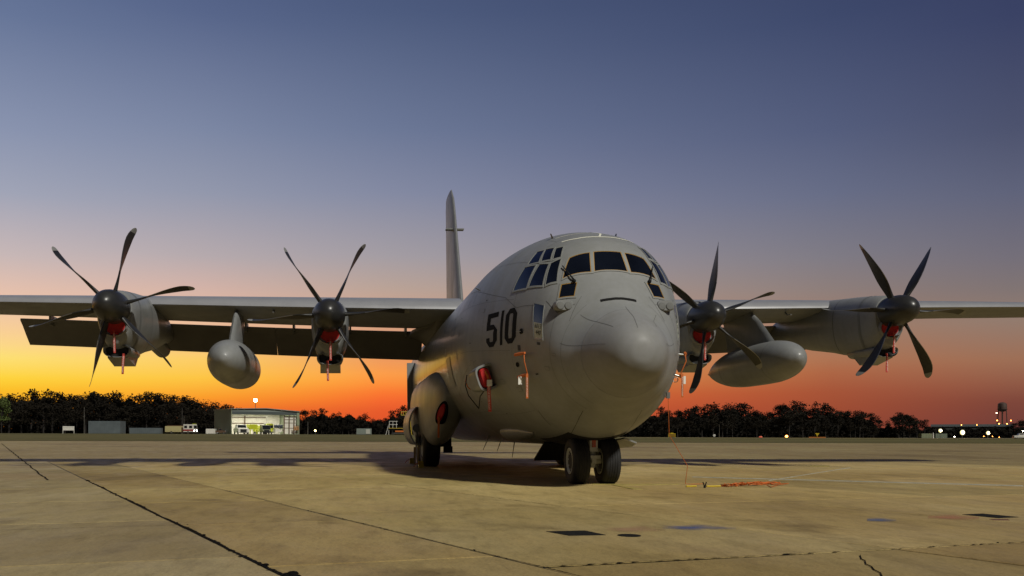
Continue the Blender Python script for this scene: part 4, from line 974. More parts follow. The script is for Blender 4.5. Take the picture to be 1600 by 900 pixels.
# ================================================================ far side of the airfield
WALLG = material('green_sheet_wall', (.20,.235,.155), .6, var=.06, scale=.6)
WALLW = material('white_interior', (.62,.60,.53), .7, var=.04, scale=.4)
BROWNS = material('rust_brown_steel', (.085,.045,.022), .6)
ROOF = material('grey_metal_roof', (.17,.20,.19), .45, var=.06, scale=.5)
TRIM = material('dark_trim', (.06,.075,.075), .5)
LAMPW = material('lamp_white', (.8,.8,.8), .5, emit=(1,.86,.62), estr=60.)
LAMPI = material('hall_tube_light', (.8,.8,.8), .5, emit=(1,.94,.80), estr=9.)
LAMPO = material('lamp_orange', (.8,.5,.3), .5, emit=(1,.34,.06), estr=12.)
LAMPR = material('lamp_red', (.8,.2,.1), .5, emit=(1,.16,.06), estr=6.)
HEADL = material('lit_headlight', (.8,.8,.8), .4, emit=(.9,.95,1.), estr=25.)
DARKGL = material('vehicle_glass', (.012,.014,.016), .1, spec=.8)
LIME = material('lime_paint', (.42,.46,.02), .4, var=.05, scale=2.)
CREAM = material('cream_paint', (.42,.38,.19), .42, var=.05, scale=2.)
VWHITE = material('vehicle_white', (.58,.57,.52), .4, var=.04, scale=2.)
VRED = material('vehicle_red', (.26,.018,.014), .4)
TYRE = material('vehicle_tyre', (.014,.014,.014), .8)
def facing(px): return math.atan2(-(FW+RT0*((px-PX)/F)).y, -(FW+RT0*((px-PX)/F)).x)   # heading of the direction back to the photographer

# ---- open hall with the fire vehicles
HD = 338; hc = spot(418, HD); hrz = facing(418)+R(21)
hall = thing('fire_hall', 'lit open fronted hall with fire vehicles parked inside, green sheet side wall', 'building', hc, hrz)
# local: +x out of the open front, y along the front (positive = to the picture's right), z up
HW, DP, HH = 28.0, 20.0, 9.3
def hy(px, z=0):
    # local y of a picture column on the front plane x = 0
    e = (FW+RT0*((px-PX)/F)); nx = Vector((math.cos(hrz), math.sin(hrz), 0)); t_ = (hc-CAM).dot(nx)/e.dot(nx); p = CAM+e*t_-hc; return p.dot(Vector((-math.sin(hrz), math.cos(hrz), 0)))
y0, y1 = hy(361.5), hy(466.8)
def part(name, mat, fn, parent=hall, smooth=None, loc=None):
    q = MB(); fn(q); o = q.build(name, mat, parent, smooth, loc); return o
z_l, z_r, z_m = 9.35, 8.75, 9.75
sw = DP
def wallbox(q): q.box((-sw,y0-.12,0),(0,y0,z_l))
side = part('side_wall', WALLG, wallbox)
for k in range(16):
    part('wall_rib', WALLG, lambda q: q.box((-sw+.6+k*1.22,y0-.20,.1),(-sw+.72+k*1.22,y0-.12,z_l-.2)), side)
part('side_wall', WALLG, lambda q: q.box((-sw,y1,0),(0,y1+.12,z_r)))
bw = part('back_wall', WALLW, lambda q: q.box((-sw-.15,y0-.1,0),(-sw,y1+.1,z_r)))
part('corner_post', WALLG, lambda q: q.box((0,y1-.9,0),(.25,y1+.15,z_r-.1)))
part('corner_post', WALLG, lambda q: q.box((0,y0-.15,0),(.2,y0+.12,z_l-.2)))
def roof(q):
    ym = (y0+y1)/2
    q.rings([[(x,y0-.5,z_l),(x,ym,z_m),(x,y1+.5,z_r),(x,y1+.5,z_r+.25),(x,ym,z_m+.25),(x,y0-.5,z_l+.25)] for x in (.7,-sw-.4)])
o = part('roof', ROOF, roof); fix_normals(o.data)
part('front_beam', TRIM, lambda q: q.box((-.25,y0+.1,7.45),(.15,y1-.1,8.6)))
part('gable_board', ROOF, lambda q: q.add([(.16,y0,8.6),(.16,y1,8.6),(.16,y1,z_r),(.16,(y0+y1)/2,z_m),(.16,y0,z_l)],[(0,1,2,3,4)]))
for zz in (6.7, 4.35): part('wall_rail', BROWNS, lambda q: q.box((-sw,y0+.2,zz-.14),(-sw+.25,y0+(y1-y0)*.775,zz+.14)))
for fy in (.10,.45): part('column', BROWNS, lambda q: q.box((-sw+.1,y0+(y1-y0)*fy-.2,0),(-sw+.5,y0+(y1-y0)*fy+.2,7.4)))
for k in range(11): part('wall_panel', WALLW, lambda q: q.box((-sw,y0+.3+(y1-y0)*.07*k,.1),(-sw+.06,y0+.22+(y1-y0)*.07*(k+1),7.2)))
gl = material('lit_glazing', (.7,.68,.6), .5, emit=(1,.95,.82), estr=.45)
for k, fy in enumerate((.785,.86,.935)):
    for r_, (za,zb_) in enumerate(((.2,2.3),(2.5,4.3),(4.5,5.6),(5.8,7.1))):
        part('door_panel', WALLW, lambda q: q.box((-.9,y0+(y1-y0)*fy+.25,za),(-.8,y0+(y1-y0)*(fy+.067),zb_)))
    part('door_mullion', BROWNS, lambda q: q.box((-.85,y0+(y1-y0)*fy-.15,0),(-.55,y0+(y1-y0)*fy+.22,7.4)))
for zz in (2.4,4.4,5.7): part('door_rail', BROWNS, lambda q: q.box((-.84,y0+(y1-y0)*.785,zz-.09),(-.7,y1-.9,zz+.09)))
part('floor', material('hall_floor',(.25,.24,.21),.6), lambda q: q.box((-sw,y0,.02),(.3,y1,.06)))
for k in range(4):
    yy = y0+(y1-y0)*(.16+.24*k)
    part('ceiling_light', LAMPI, lambda q: q.box((-16,yy-.5,7.9),(-4,yy+.5,8.05)))
la = bpy.data.lights.new('hall_light','AREA'); la.energy = 3600; la.shape = 'RECTANGLE'; la.size = 14; la.size_y = 22; la.color = (1,.93,.78)
lo = link('hall_light', la, hall, (-9,(y0+y1)/2,7.8))

def vehicle(name, label, cat, loc, rz, L_, Wd, H_, body, cab, kind, parts=(), lights=False, group=None):
    """x along the vehicle (front +), y across, z up; kind: engine (long body, cab ahead), pickup, tender."""
    v = thing(name, label, cat, loc, rz, group)
    P_ = lambda nm, mat, fn, par=v, sm=None: part(nm, mat, fn, par, sm)
    h = Wd/2; wr = .55 if H_ > 2.6 else .40
    if kind == 'engine':
        cl = L_*.36
        b_ = P_('body', body, lambda q: q.box((-L_/2,-h,.75),(L_/2-cl-.9,h,H_*.80),ch=.06))
        for sg in (-1,1):
            for k in range(4):
                x0 = -L_/2+.3+k*(L_-cl-1.5)/4
                P_('locker_door', body, lambda q: q.box((x0,sg*h-.03 if sg > 0 else sg*h-.04,1.35),(x0+(L_-cl-1.5)/4-.18,sg*h+.04 if sg > 0 else sg*h+.03,H_*.74)), b_)
            P_('side_panel', MATS['rust_brown_steel'], lambda q: q.box((L_/2-cl-.88,sg*h*.9-.05,.9),(L_/2-cl-.05,sg*h*.9+.05,H_*.68)))
            P_('stripe', VRED, lambda q: q.box((L_/2-cl,sg*h-.0,1.15),(L_/2-.1,sg*h+.025 if sg > 0 else sg*h-.025,1.75)))
        P_('hose_bed', BROWNS, lambda q: q.box((-L_/2+.6,-h*.85,H_*.80+.002),(L_/2-cl-1.4,h*.85,H_*.90)))
        c_ = P_('cab', cab, lambda q: q.rings([[(L_/2-cl,-h,.8),(L_/2,-h,.8),(L_/2,-h,H_*.55),(L_/2-.18,-h*.96,H_),(L_/2-cl,-h*.96,H_)],[(L_/2-cl,h,.8),(L_/2,h,.8),(L_/2,h,H_*.55),(L_/2-.18,h*.96,H_),(L_/2-cl,h*.96,H_)]]))
        fix_normals(c_.data)
        P_('windscreen', DARKGL, lambda q: q.add([(L_/2+.02,-h*.88,H_*.57),(L_/2+.02,h*.88,H_*.57),(L_/2-.13,h*.84,H_*.88),(L_/2-.13,-h*.84,H_*.88)],[(0,1,2,3)]), c_)
        P_('light_bar', LIME, lambda q: q.box((L_/2-.7,-h*.8,H_+.01),(L_/2-.3,h*.8,H_+.22)), c_)
        for sg in (-1,1):
            for k in (0,1):
                x0 = L_/2-cl+.35+k*(cl*.48)
                P_('side_window', DARKGL, lambda q: q.box((x0,sg*h-.02,H_*.60),(x0+cl*.28,sg*h+.02,H_*.86)), c_)
        P_('bumper', STEEL, lambda q: q.box((L_/2-.05,-h,.5),(L_/2+.45,h,.95)))
        hz, fx = 1.25, L_/2+.06
        axles = (-L_*.28, L_*.5-cl*.55)
        P_('pump_mast', STEEL, lambda q: q.tube([(L_/2-cl-.5,0,H_*.8),(L_/2-cl-.5,0,H_*1.9)],.07,6))
    elif kind == 'pickup':
        b_ = P_('body', body, lambda q: q.rings([[(-L_/2,-h,.5),(L_/2,-h,.5),(L_/2,-h,H_*.58),(L_*.2,-h,H_*.62),(L_*.1,-h*.86,H_),(-L_*.18,-h*.86,H_),(-L_*.24,-h,H_*.62),(-L_/2,-h,H_*.60)],[(-L_/2,h,.5),(L_/2,h,.5),(L_/2,h,H_*.58),(L_*.2,h,H_*.62),(L_*.1,h*.86,H_),(-L_*.18,h*.86,H_),(-L_*.24,h,H_*.62),(-L_/2,h,H_*.60)]])); fix_normals(b_.data)
        P_('windscreen', DARKGL, lambda q: q.add([(L_*.195,-h*.86,H_*.645),(L_*.195,h*.86,H_*.645),(L_*.112,h*.80,H_*.96),(L_*.112,-h*.80,H_*.96)],[(0,1,2,3)]), b_)
        for sg in (-1,1): P_('side_window', DARKGL, lambda q: q.add([(L_*.15,sg*(h*.96+.02),H_*.66),(-L_*.2,sg*(h*.96+.02),H_*.66),(-L_*.16,sg*(h*.87+.03),H_*.95),(L_*.09,sg*(h*.87+.03),H_*.95)],[(0,1,2,3)]), b_)
        P_('grille', DARK, lambda q: q.box((L_/2-.02,-h*.6,.62),(L_/2+.03,h*.6,H_*.5)), b_)
        P_('bumper', STEEL, lambda q: q.box((L_/2-.02,-h,.42),(L_/2+.2,h,.68)))
        hz, fx = H_*.45, L_/2+.03; axles = (-L_*.3, L_*.32)
    else:   # crash tender: tall sloping nose cab with tank body behind
        b_ = P_('body', body, lambda q: q.box((-L_/2,-h,.9),(L_*.18,h,H_*.88),ch=.08))
        c_ = P_('cab', cab, lambda q: q.rings([[(L_*.185,-h*.95,.8),(L_/2,-h*.95,.9),(L_/2+.1,-h*.95,H_*.45),(L_/2-.55,-h*.9,H_*.93),(L_*.185,-h*.9,H_*.96)],[(L_*.185,h*.95,.8),(L_/2,h*.95,.9),(L_/2+.1,h*.95,H_*.45),(L_/2-.55,h*.9,H_*.93),(L_*.185,h*.9,H_*.96)]])); fix_normals(c_.data)
        P_('windscreen', DARKGL, lambda q: q.add([(L_/2+.09,-h*.88,H_*.49),(L_/2+.09,h*.88,H_*.49),(L_/2-.46,h*.84,H_*.90),(L_/2-.46,-h*.84,H_*.90)],[(0,1,2,3)]), c_)
        P_('turret', STEEL, lambda q: (q.lathe([(.35,H_*.96),(.35,H_*1.05),(.2,H_*1.12)],'Z',12,(L_*.3,0,0)), q.tube([(L_*.3,0,H_*1.1),(L_*.5,0.2,H_*1.22)],.1,8)), c_)
        P_('grille', DARK, lambda q: q.box((L_/2-.02,-h*.55,1.0),(L_/2+.13,h*.55,H_*.42)), c_)
        P_('bumper', DARK, lambda q: q.box((L_/2-.02,-h,.55),(L_/2+.5,h,.95)))
        hz, fx = 1.45, L_/2+.12; axles = (-L_*.32,-L_*.16,L_*.30)
    for sg in (-1,1):
        for ax in axles:
            w_ = P_('wheel', TYRE, lambda q: q.lathe([(wr*.5,-.16),(wr*.96,-.17),(wr,-.08),(wr,.08),(wr*.96,.17),(wr*.5,.16)],'Y',18,(ax,sg*(h-.16),wr)), v, 40)
            P_('hub', STEEL, lambda q: q.lathe([(wr*.45,sg*.165),(wr*.3,sg*.19),(.01,sg*.2)],'Y',12,(ax,sg*(h-.16),wr)), w_)
        P_('headlight', HEADL if lights else VWHITE, lambda q: q.ball((fx,sg*h*.72,hz),(.08,.22,.22) if lights else (.05,.16,.14),5))
    return v
def hall_pos(yf, x): 
    p = Vector((x, y0+(y1-y0)*yf, .06)); return hc+Matrix.Rotation(hrz,3,'Z')@p
vehicle('ambulance_pickup','white pickup truck parked nose out in the lit hall','truck',hall_pos(.19,-4),hrz,5.6,4.1,3.6,VWHITE,VWHITE,'pickup')
lv = thing('crash_trailer','lime yellow box trailer on two legs, parked in the middle of the lit hall','trailer',hall_pos(.345,-3),hrz)
part('box', LIME, lambda q: q.box((-2.5,-1.55,1.75),(1.2,1.55,3.7),ch=.1), lv)
for sg in (-1,1):
    part('leg', LIME, lambda q: q.box((.9,sg*1.35-.18,0),(1.2,sg*1.35+.18,1.75)), lv)
    part('wheel', TYRE, lambda q: q.lathe([(.2,-.15),(.5,-.15),(.5,.15),(.2,.15)],'Y',16,(-1.6,sg*1.2,.5)), lv)
part('cross_bar', LIME, lambda q: q.box((1.205,-.35,1.0),(1.4,.35,1.7)), lv)
vehicle('fire_tender','lime and dark fire tender with a roof turret in the lit hall','fire truck',hall_pos(.52,-5),hrz,9,3.5,3.7,LIME,material('tender_dark',(.10,.11,.05),.5),'tender')
part_v = vehicle('fire_engine','lime green fire engine half hidden beside the turret tender in the hall','fire truck',hall_pos(.63,-9),hrz,9,2.8,3.9,LIME,LIME,'engine')
ft = thing('foam_tanks','dark cluster of foam tanks and white hoses on a rack in the hall','tank rack',hall_pos(.735,-3),hrz)
for k in range(3):
    part('tank', material('navy_tank',(.03,.04,.06),.4), lambda q: q.lathe([(.05,0),(.55,.05),(.6,.3),(.6,1.0),(.5,1.25),(.05,1.3)],'Z',14,(0,-1.25+k*1.25,2.35)), ft, 40)
for k in range(4): part('rack_post', STEEL, lambda q: q.box((-.1+(k%2)*.8,-1.8+(k//2)*3.4,0),(.02+(k%2)*.8,-1.68+(k//2)*3.4,2.35)), ft)
part('rack_shelf', STEEL, lambda q: q.box((-.4,-1.9,2.2),(.8,1.9,2.34)), ft)
for k in range(4): part('hose_coil', VWHITE, lambda q: q.lathe([(.25,-.12),(.5,-.12),(.5,.12),(.25,.12)],'X',14,(.5,-1.2+k*.8,1.2+.3*(k%2))), ft)
lk = thing('kit_rack','brown rack of hanging gear by the glazed door of the hall','rack',hall_pos(.94,1.2),hrz)
for k in range(2): part('post', BROWNS, lambda q: q.box((-.05,-1.2+k*2.3,0),(.05,-1.08+k*2.3,3.6)), lk)
part('rail', BROWNS, lambda q: q.box((-.05,-1.2,3.3),(.05,1.2,3.42)), lk)
for k in range(3): part('coat', material('tan_gear',(.32,.17,.07),.8), lambda q: q.lathe([(.05,3.2),(.28,3.0),(.3,2.4),(.36,1.7),(.3,1.5)],'Z',9,(.1,-.7+k*.7,0)), lk)

# ---- mast lamp behind the hall, poles, containers, vehicles along the far edge
def mast(px, dist, h_, r_, label, lampmat=None, lr=.5, cat='lamp', arm=0., name='mast_lamp', energy=0):
    p = spot(px, dist); t = thing(name, label, cat, p)
    part('pole', MATS['dark_trim'] if lampmat else STEEL, lambda q: q.tube([(0,0,0),(0,0,h_)],[r_,r_*.6],8), t, 40)
    if lampmat:
        hd = part('lamp_head', TRIM, lambda q: q.lathe([(.12,h_),(lr*1.1,h_+.1),(lr*1.1,h_+.2)],'Z',12), t)
        o = part('bulb', lampmat, lambda q: q.ball((0,0,h_+lr*.6+.2),lr,6), hd, 180)
    return t
mast(399, 392, 14.4, .18, 'bright white lamp on a mast behind the roof of the lit hall', LAMPW, .75)
mast(131.5, 345, 10.3, .12, 'thin grey pole rising between the small shed and the blue grey container', None, 0, 'pole', 0, 'pole')
mast(481, 345, 5.0, .12, 'plain grey pole standing just beside the lit hall', None, 0, 'pole', 0, 'pole')
mast(492.5, 345, 1.0, .10, 'low yellow ground lamp beside the lit hall', material('lamp_yellow',(.8,.7,.4),.5,emit=(1,.72,.25),estr=14.), .38)
mast(284.5, 352, 10.5, .09, 'thin whip pole rising behind the fire engine', None, 0, 'pole', 0, 'pole')

def container(px0, px1, dist, h_, mat, label, name='container', cat='container', ribs=14, depth=2.6):
    a, b = spot(px0, dist), spot(px1, dist); w_ = (b-a).length; t = thing(name, label, cat, (a+b)/2, math.atan2((b-a).y,(b-a).x))
    bo = part('box', mat, lambda q: q.box((-w_/2,0,.15),(w_/2,depth,h_),ch=.05), t)
    for k in range(ribs): part('rib', mat, lambda q: q.box((-w_/2+w_*(k+.3)/ribs,-.06,.25),(-w_/2+w_*(k+.7)/ribs,0,h_-.15)), bo)
    part('base_rail', TRIM, lambda q: q.box((-w_/2,-.03,0),(w_/2,depth,.148)), t)
    return t
BLUEG = material('blue_grey_sheet', (.085,.105,.115), .55, var=.15, scale=.4)
container(138, 188, 345, 4.9, BLUEG, 'tall blue grey sheet metal shelter near the left of the tree line', 'shelter', 'shelter', 18, 6)
container(202, 251, 345, 2.3, BLUEG, 'long low blue grey container behind the fire engine', ribs=16)
container(557, 580, 345, 2.35, material('grey_green_sheet',(.16,.19,.17),.6,var=.1,scale=.5), 'small grey green container alone between the hall and the aircraft', ribs=8)
part('door_panel', material('pale_sheet',(.36,.37,.33),.6), lambda q: q.box((.8,-.12,.3),(2.4,-.07,2.1)), bpy.data.objects['container.001'])
container(321.5, 335.5, 340, 2.0, VWHITE, 'small white bin trailer beside the hall wall', 'bin_trailer', 'trailer', 5)
container(1440, 1456.5, 420, 2.2, material('pale_green_shed',(.15,.17,.10),.6), 'pale green low shed left of the white post', 'shed', 'shed', 7, 3)
container(1462, 1480, 420, 2.2, material('grey_green_shed',(.11,.135,.10),.6), 'grey green low shed right of the white post', 'shed', 'shed', 8, 3)
mast(1458, 415, 2.6, .35, 'thick white post between the two low sheds', None, 0, 'post', 0, 'white_post')
bpy.data.objects['white_post'].children[0].data.materials[0] = VWHITE
# little shed with louvres on posts
p = spot(107, 345); t = thing('sign_shelter','small pale louvred board on two legs near the far left trees','sign board',p,facing(107)+math.pi/2)
for s_ in (-1,1): part('leg', VWHITE, lambda q: q.box((s_*2.-.08,-.08,0),(s_*2.+.08,.08,2.9)), t)
for k in range(3): part('louvre', VWHITE, lambda q: q.box((-1.9,-.1-.02*k,1.25+.55*k),(1.9,.05,1.7+.55*k)), t)
# engine parked in the open with its headlamps on
vehicle('fire_engine','cream and red fire engine with white cab and lit headlights parked in the open','fire truck',spot(283,340),facing(283)+R(62),12.0,2.9,3.7,CREAM,VWHITE,'engine',lights=True)
vehicle('tow_tractor','small brown tow tractor beside the green hall wall','tractor',spot(345,333),facing(345)+R(80),3.6,1.6,2.1,BROWNS,BROWNS,'pickup')
vehicle('white_van','white pickup at the far right edge under the trees','truck',spot(1594,400),facing(1594)-R(70),5.4,2.2,2.4,VWHITE,VWHITE,'pickup')
# maintenance stand, yellow frames
MY = material('stand_yellow', (.50,.36,.03), .5, var=.1, scale=1.)
sd = thing('maintenance_stand','yellow and white aircraft maintenance stand beside the main wheel','work stand',spot(624,300),facing(624)+math.pi/2)
def bars(q, segs, r_=.07):
    for a, b in segs: q.tube([a,b],r_,5)
part('platform', MY, lambda q: q.box((-3.6,-1.2,2.2),(3.4,1.2,2.35)), sd)
part('base_frame', STEEL, lambda q: q.box((-2.6,-1,.5),(3.2,1,.75)), sd)
part('tower_frame', MY, lambda q: bars(q,[((3.0,s_,0),(3.0,s_,8.)) for s_ in (-.8,.8)]+[((4.2,s_,0),(3.4,s_,7.6)) for s_ in (-.8,.8)]+[((3.0,-.8,z_),(4.2-.8*z_/7.6,.8,z_)) for z_ in (1,2.,3,4,5,6,7)]+[((3,-.8,z_),(3,.8,z_+1)) for z_ in (1,3,5)],.11), sd)
part('top_cage', MY, lambda q: bars(q,[((x,-.8,6.7),(x,-.8,7.9)) for x in (.6,1.4,2.2,3)]+[((.6,-.8,7.9),(3,-.8,7.9)),((.6,-.8,6.7),(3,-.8,6.7)),((.6,.8,7.9),(3,.8,7.9))],.10), sd)
part('handrail', VWHITE, lambda q: bars(q,[((x,-1.1,2.3),(x,-1.1,4.6)) for x in (-3.4,-2.2,-1.0)]+[((-3.4,-1.1,4.6),(-.6,-1.1,4.6)),((-3.4,-1.1,3.5),(-.6,-1.1,3.5))],.09), sd)
part('ladder', VWHITE, lambda q: bars(q,[((-4.6,s_,0),(-3.6,s_,3.6)) for s_ in (-.6,.6)]+[((-4.6+.28*k,-.6,k),(-4.6+.28*k,.6,k)) for k in (1,2,3)]+[((-3.6,-.6,0),(-3.6,-.6,3))],.09), sd)
part('lower_rail', material('stand_orange',(.5,.13,.02),.5), lambda q: q.box((-1.4,-1.25,1.0),(2.6,-1.15,1.5)), sd)
for x in (-2.2,2.8):
    for s_ in (-1,1): part('wheel', TYRE, lambda q: q.lathe([(.1,-.1),(.4,-.1),(.4,.1),(.1,.1)],'Y',12,(x,s_*1.05,.4)), sd)
# signs and lights on the right of the nose
p = spot(1050, 330); t = thing('taxiway_sign','yellow framed taxiway sign standing just right of the aircraft chin','sign',p,facing(1050)+math.pi/2)
part('panel', material('sign_dark_yellow',(.22,.13,.01),.5), lambda q: q.box((-1.1,-.1,.35),(1.1,.1,1.5)), t)
for a in (((-1.25,-.12,.2),(-1.1,.12,1.6)),((1.1,-.12,.2),(1.25,.12,1.6)),((-1.25,-.12,1.5),(1.25,.12,1.66)),((-.5,-.1,1.66),(.5,.1,1.9))): part('frame', YELLOW, lambda q: q.box(*a), t)
p = spot(1116, 345); t = thing('round_marker','small white round marker board beside the thin pole','sign',p,facing(1116)+math.pi/2)
part('disc', VWHITE, lambda q: q.lathe([(.45,-.05),(.5,0),(.45,.05)],'Y',16,(0,0,.95)), t); part('leg', STEEL, lambda q: q.box((-.25,-.05,0),(.25,.05,.5)), t)
mast(1124, 345, 5.2, .09, 'thin pale pole beside the round marker board', None, 0, 'pole', 0, 'pole')
p = spot(1188.5, 330); t = thing('edge_light','low dim red edge light on the airfield right of the thin pole','light',p); part('base', TRIM, lambda q: q.lathe([(.5,0),(.6,.15),(.3,.3)],'Z',12), t); part('lens', material('dim_red_lens',(.35,.07,.04),.3,emit=(1,.2,.1),estr=.35), lambda q: q.ball((0,0,.42),(.65,.65,.36),6), t, 180)
p = spot(1229, 330); t = thing('edge_light','glowing orange edge light on the airfield left of the yellow barrier','light',p); part('base', TRIM, lambda q: q.lathe([(.5,0),(.6,.15),(.3,.3)],'Z',12), t); part('lens', LAMPO, lambda q: q.ball((0,0,.75),(.5,.5,.42),6), t, 180)
p = spot(1277, 330); t = thing('barrier','low orange barrier with a yellow triangle sign on top','barrier',p,facing(1277)+math.pi/2)
part('board', material('barrier_orange',(.42,.15,.03),.6), lambda q: q.box((-2.9,-.2,.1),(2.9,.2,.55)), t)
part('triangle', YELLOW, lambda q: q.rings([[(-.75,dy,1.95),(.75,dy,1.95),(0,dy,.75)] for dy in (-.06,.06)]), t); part('post', YELLOW, lambda q: q.box((-.07,-.05,.555),(.07,.05,.9)), t)
# floodlights under the trees on the right
for px, h_, e_, lab in ((1469,3.2,1.0,'bright yellow floodlight highest and leftmost of the three by the low sheds'),(1503.5,2.4,1.0,'brightest and largest of the three yellow floodlights'),(1543.5,2.2,1.0,'floodlight below the water tower, smallest of the three')):
    t = thing('floodlight', lab, 'floodlight', spot(px, 400), 0, 'floodlights under the far trees')
    part('pole', STEEL, lambda q: q.tube([(0,0,0),(0,0,h_)],.10,6), t)
    hd = part('lamp_head', TRIM, lambda q: q.box((-.5,-.6,h_-.3),(-.2,.6,h_+.9)), t)
    part('filament', LAMPW, lambda q: q.ball((.52,0,h_+.3),(.22,.38 if px != 1503.5 else .6,.38 if px != 1503.5 else .6),7), hd, 180)
    part('bulb', material('flood_glow',(.8,.8,.7),.5,emit=(1,.84,.36),estr=1.2), lambda q: q.ball((.15,0,h_+.3),(.5,.85 if px != 1503.5 else 1.15,.85 if px != 1503.5 else 1.15),8), hd, 180)  # outer yellow ball stands in for the glow around the lamp
for px, h_, mt_, lab in ((1491,.7,LAMPW,'tiny white ground light left of the brightest floodlight'),(1537,.9,LAMPO,'tiny orange ground light left below the smallest floodlight'),(1550.5,.9,LAMPO,'tiny orange ground light right below the smallest floodlight'),(1561,.5,LAMPO,'tiny orange light at the foot of the water tower trees'),(1597.5,3.4,LAMPW,'small white light above the pickup at the far edge')):
    t = thing('ground_light', lab, 'light', spot(px, 410), 0, 'small lights on the far field'); part('post', TRIM, lambda q: q.box((-.06,-.06,0),(.06,.06,h_)), t); part('lens', mt_, lambda q: q.ball((.1,0,h_+.1),.17,5), t, 180)
# long pale building beyond the trees with roof lights
p = spot(1525, 640); t = thing('long_building','long grey building with small roof lights beyond the floodlights','building',p,facing(1525)+math.pi/2)
GW = material('far_wall',(.05,.056,.05),.7,var=.05,scale=.1)
part('wall', GW, lambda q: q.box((-28,-6,0),(22,6,8.0)), t); part('roof', material('far_roof',(.055,.062,.06),.7), lambda q: q.rings([[(-28.5,-6.5,8.0),(-28.5,6.5,8.0),(-28.5,0,9.8)],[(22.5,-6.5,8.0),(22.5,6.5,8.0),(22.5,0,9.8)]]), t)
for x in (-9,.5): part('roof_light', LAMPO, lambda q: q.ball((x,-6.8,9.2),.28,5), t, 180)
for k in range(9): part('window', DARKGL, lambda q: q.box((-26+k*5.2,-6.06,3.2),(-23.5+k*5.2,-6.0,5.2)), t)
# water tower
p = spot(1566, 900); t = thing('water_tower','tall water tower with a round tank on splayed legs','water tower',p)
WT = material('tower_steel',(.075,.045,.035),.6,var=.1,scale=.2)
part('tank', WT, lambda q: q.lathe([(.3,26.0),(3.6,27.0),(4.15,29.0),(4.15,32.0),(3.9,34.4),(2.2,35.6),(.3,36.0)],'Z',20), t, 40)
for k in range(6):
    a = 2*math.pi*k/6+.3; part('leg', WT, lambda q: q.tube([(5.6*math.cos(a),5.6*math.sin(a),0),(3.9*math.cos(a),3.9*math.sin(a),28.5)],.30,6), t)
part('riser', WT, lambda q: q.tube([(0,0,0),(0,0,27)],.7,8), t)
part('balcony', WT, lambda q: q.lathe([(4.2,28.6),(4.9,28.6),(4.9,29.0),(4.2,29.0)],'Z',20), t)
mast(1557, 880, 24, .14, 'slim mast with a white top lamp beside the water tower', LAMPW, .28)
for px, h_, lab in ((1558,15.2,'orange lamp by the left leg of the water tower'),(1579.5,15.2,'orange lamp by the right leg of the water tower'),(1561,12.2,'lower orange lamp among the trees under the water tower, left'),(1573.5,12.2,'lower orange lamp among the trees under the water tower, right')):
    t = thing('street_lamp', lab, 'street lamp', spot(px, 800), 0, 'orange lamps under the water tower'); part('pole', TRIM, lambda q: q.tube([(0,0,0),(0,0,h_)],.1,6), t); part('bulb', LAMPO, lambda q: q.ball((0,0,h_+.3),.5,5), t, 180)

# ================================================================ trees
BARK = material('bark', (.012,.009,.007), .9, var=.2, scale=2.)
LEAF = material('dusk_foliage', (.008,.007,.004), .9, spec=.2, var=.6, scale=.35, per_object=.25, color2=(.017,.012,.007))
LEAF_LIT = material('lamplit_foliage', (.05,.075,.012), .8, var=.5, scale=.5, color2=(.10,.13,.025))  # brighter leaf colour stands in for the light of a nearby lamp
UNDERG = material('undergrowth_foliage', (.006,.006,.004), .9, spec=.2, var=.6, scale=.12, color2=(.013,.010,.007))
def tree_meshes(seed, kind):
    r = random.Random(seed); H = 1.0; tk = MB(); cr = MB()
    bend = (r.uniform(-.05,.05), r.uniform(-.05,.05))
    trunk = [(bend[0]*t_*t_, bend[1]*t_*t_, t_*.86) for t_ in (0,.2,.4,.6,.8,1.)]
    tk.tube(trunk, [.020,.017,.014,.011,.007,.003], 7)
    clumps = []
    n_ = {'pine':11,'broad':16,'tall':12}[kind]
    for i in range(n_):
        t_ = r.uniform(.42,1.) if kind != 'broad' else r.uniform(.28,.98)
        if kind == 'pine': t_ = .55+.45*(i/(n_-1)); rad = .17*(1.12-t_)**.5+.05; off = r.uniform(.02,.15)
        elif kind == 'tall': rad = .13+.03*r.random(); off = r.uniform(.0,.15)*(1.2-t_)*1.6
        else: rad = .13+.05*r.random(); off = r.uniform(.05,.27)*math.sin(math.pi*min(1,(t_-.1)/.95))**.7
        a = r.uniform(0,2*math.pi); c = Vector((bend[0]*t_*t_+off*math.cos(a), bend[1]*t_*t_+off*math.sin(a), t_*.93))
        s_ = Vector((bend[0]*t_*t_*.7, bend[1]*t_*t_*.7, max(.2,t_*.93-.16))); tk.tube([s_, s_*.45+c*.55+Vector((0,0,.01)), c], [.007,.005,.002], 5)
        clumps.append((c, rad*r.uniform(.75,1.2)))
    vs, fs = [], []
    for c, rad in clumps:
        for k in range(64 if kind != 'broad' else 72):
            d_ = Vector((r.gauss(0,1),r.gauss(0,1),r.gauss(0,1))).normalized(); p = c+Vector((d_.x,d_.y,d_.z*.62))*rad*r.uniform(.35,1.08)
            u = Vector((r.gauss(0,1),r.gauss(0,1),r.gauss(0,.7))).normalized(); w_ = u.orthogonal(); w_ = (Matrix.Rotation(r.uniform(0,6.28),3,u)@w_).normalized(); sz = r.uniform(.014,.030)
            q = len(vs); vs += [p-u*sz, p+w_*sz*.7, p+u*sz*1.1, p-w_*sz*.6]; fs.append((q,q+1,q+2,q+3))
    cr.add(vs, fs)
    return tk.mesh('trunk', BARK, 60), cr.mesh('crown', LEAF)
KINDS = ['broad','tall','pine','broad','tall','pine','broad','broad']
TREES = [tree_meshes(100+i, k) for i, k in enumerate(KINDS)]
KN = {'broad':'spreading broad crowned','tall':'tall narrow crowned','pine':'bare stemmed pine like'}
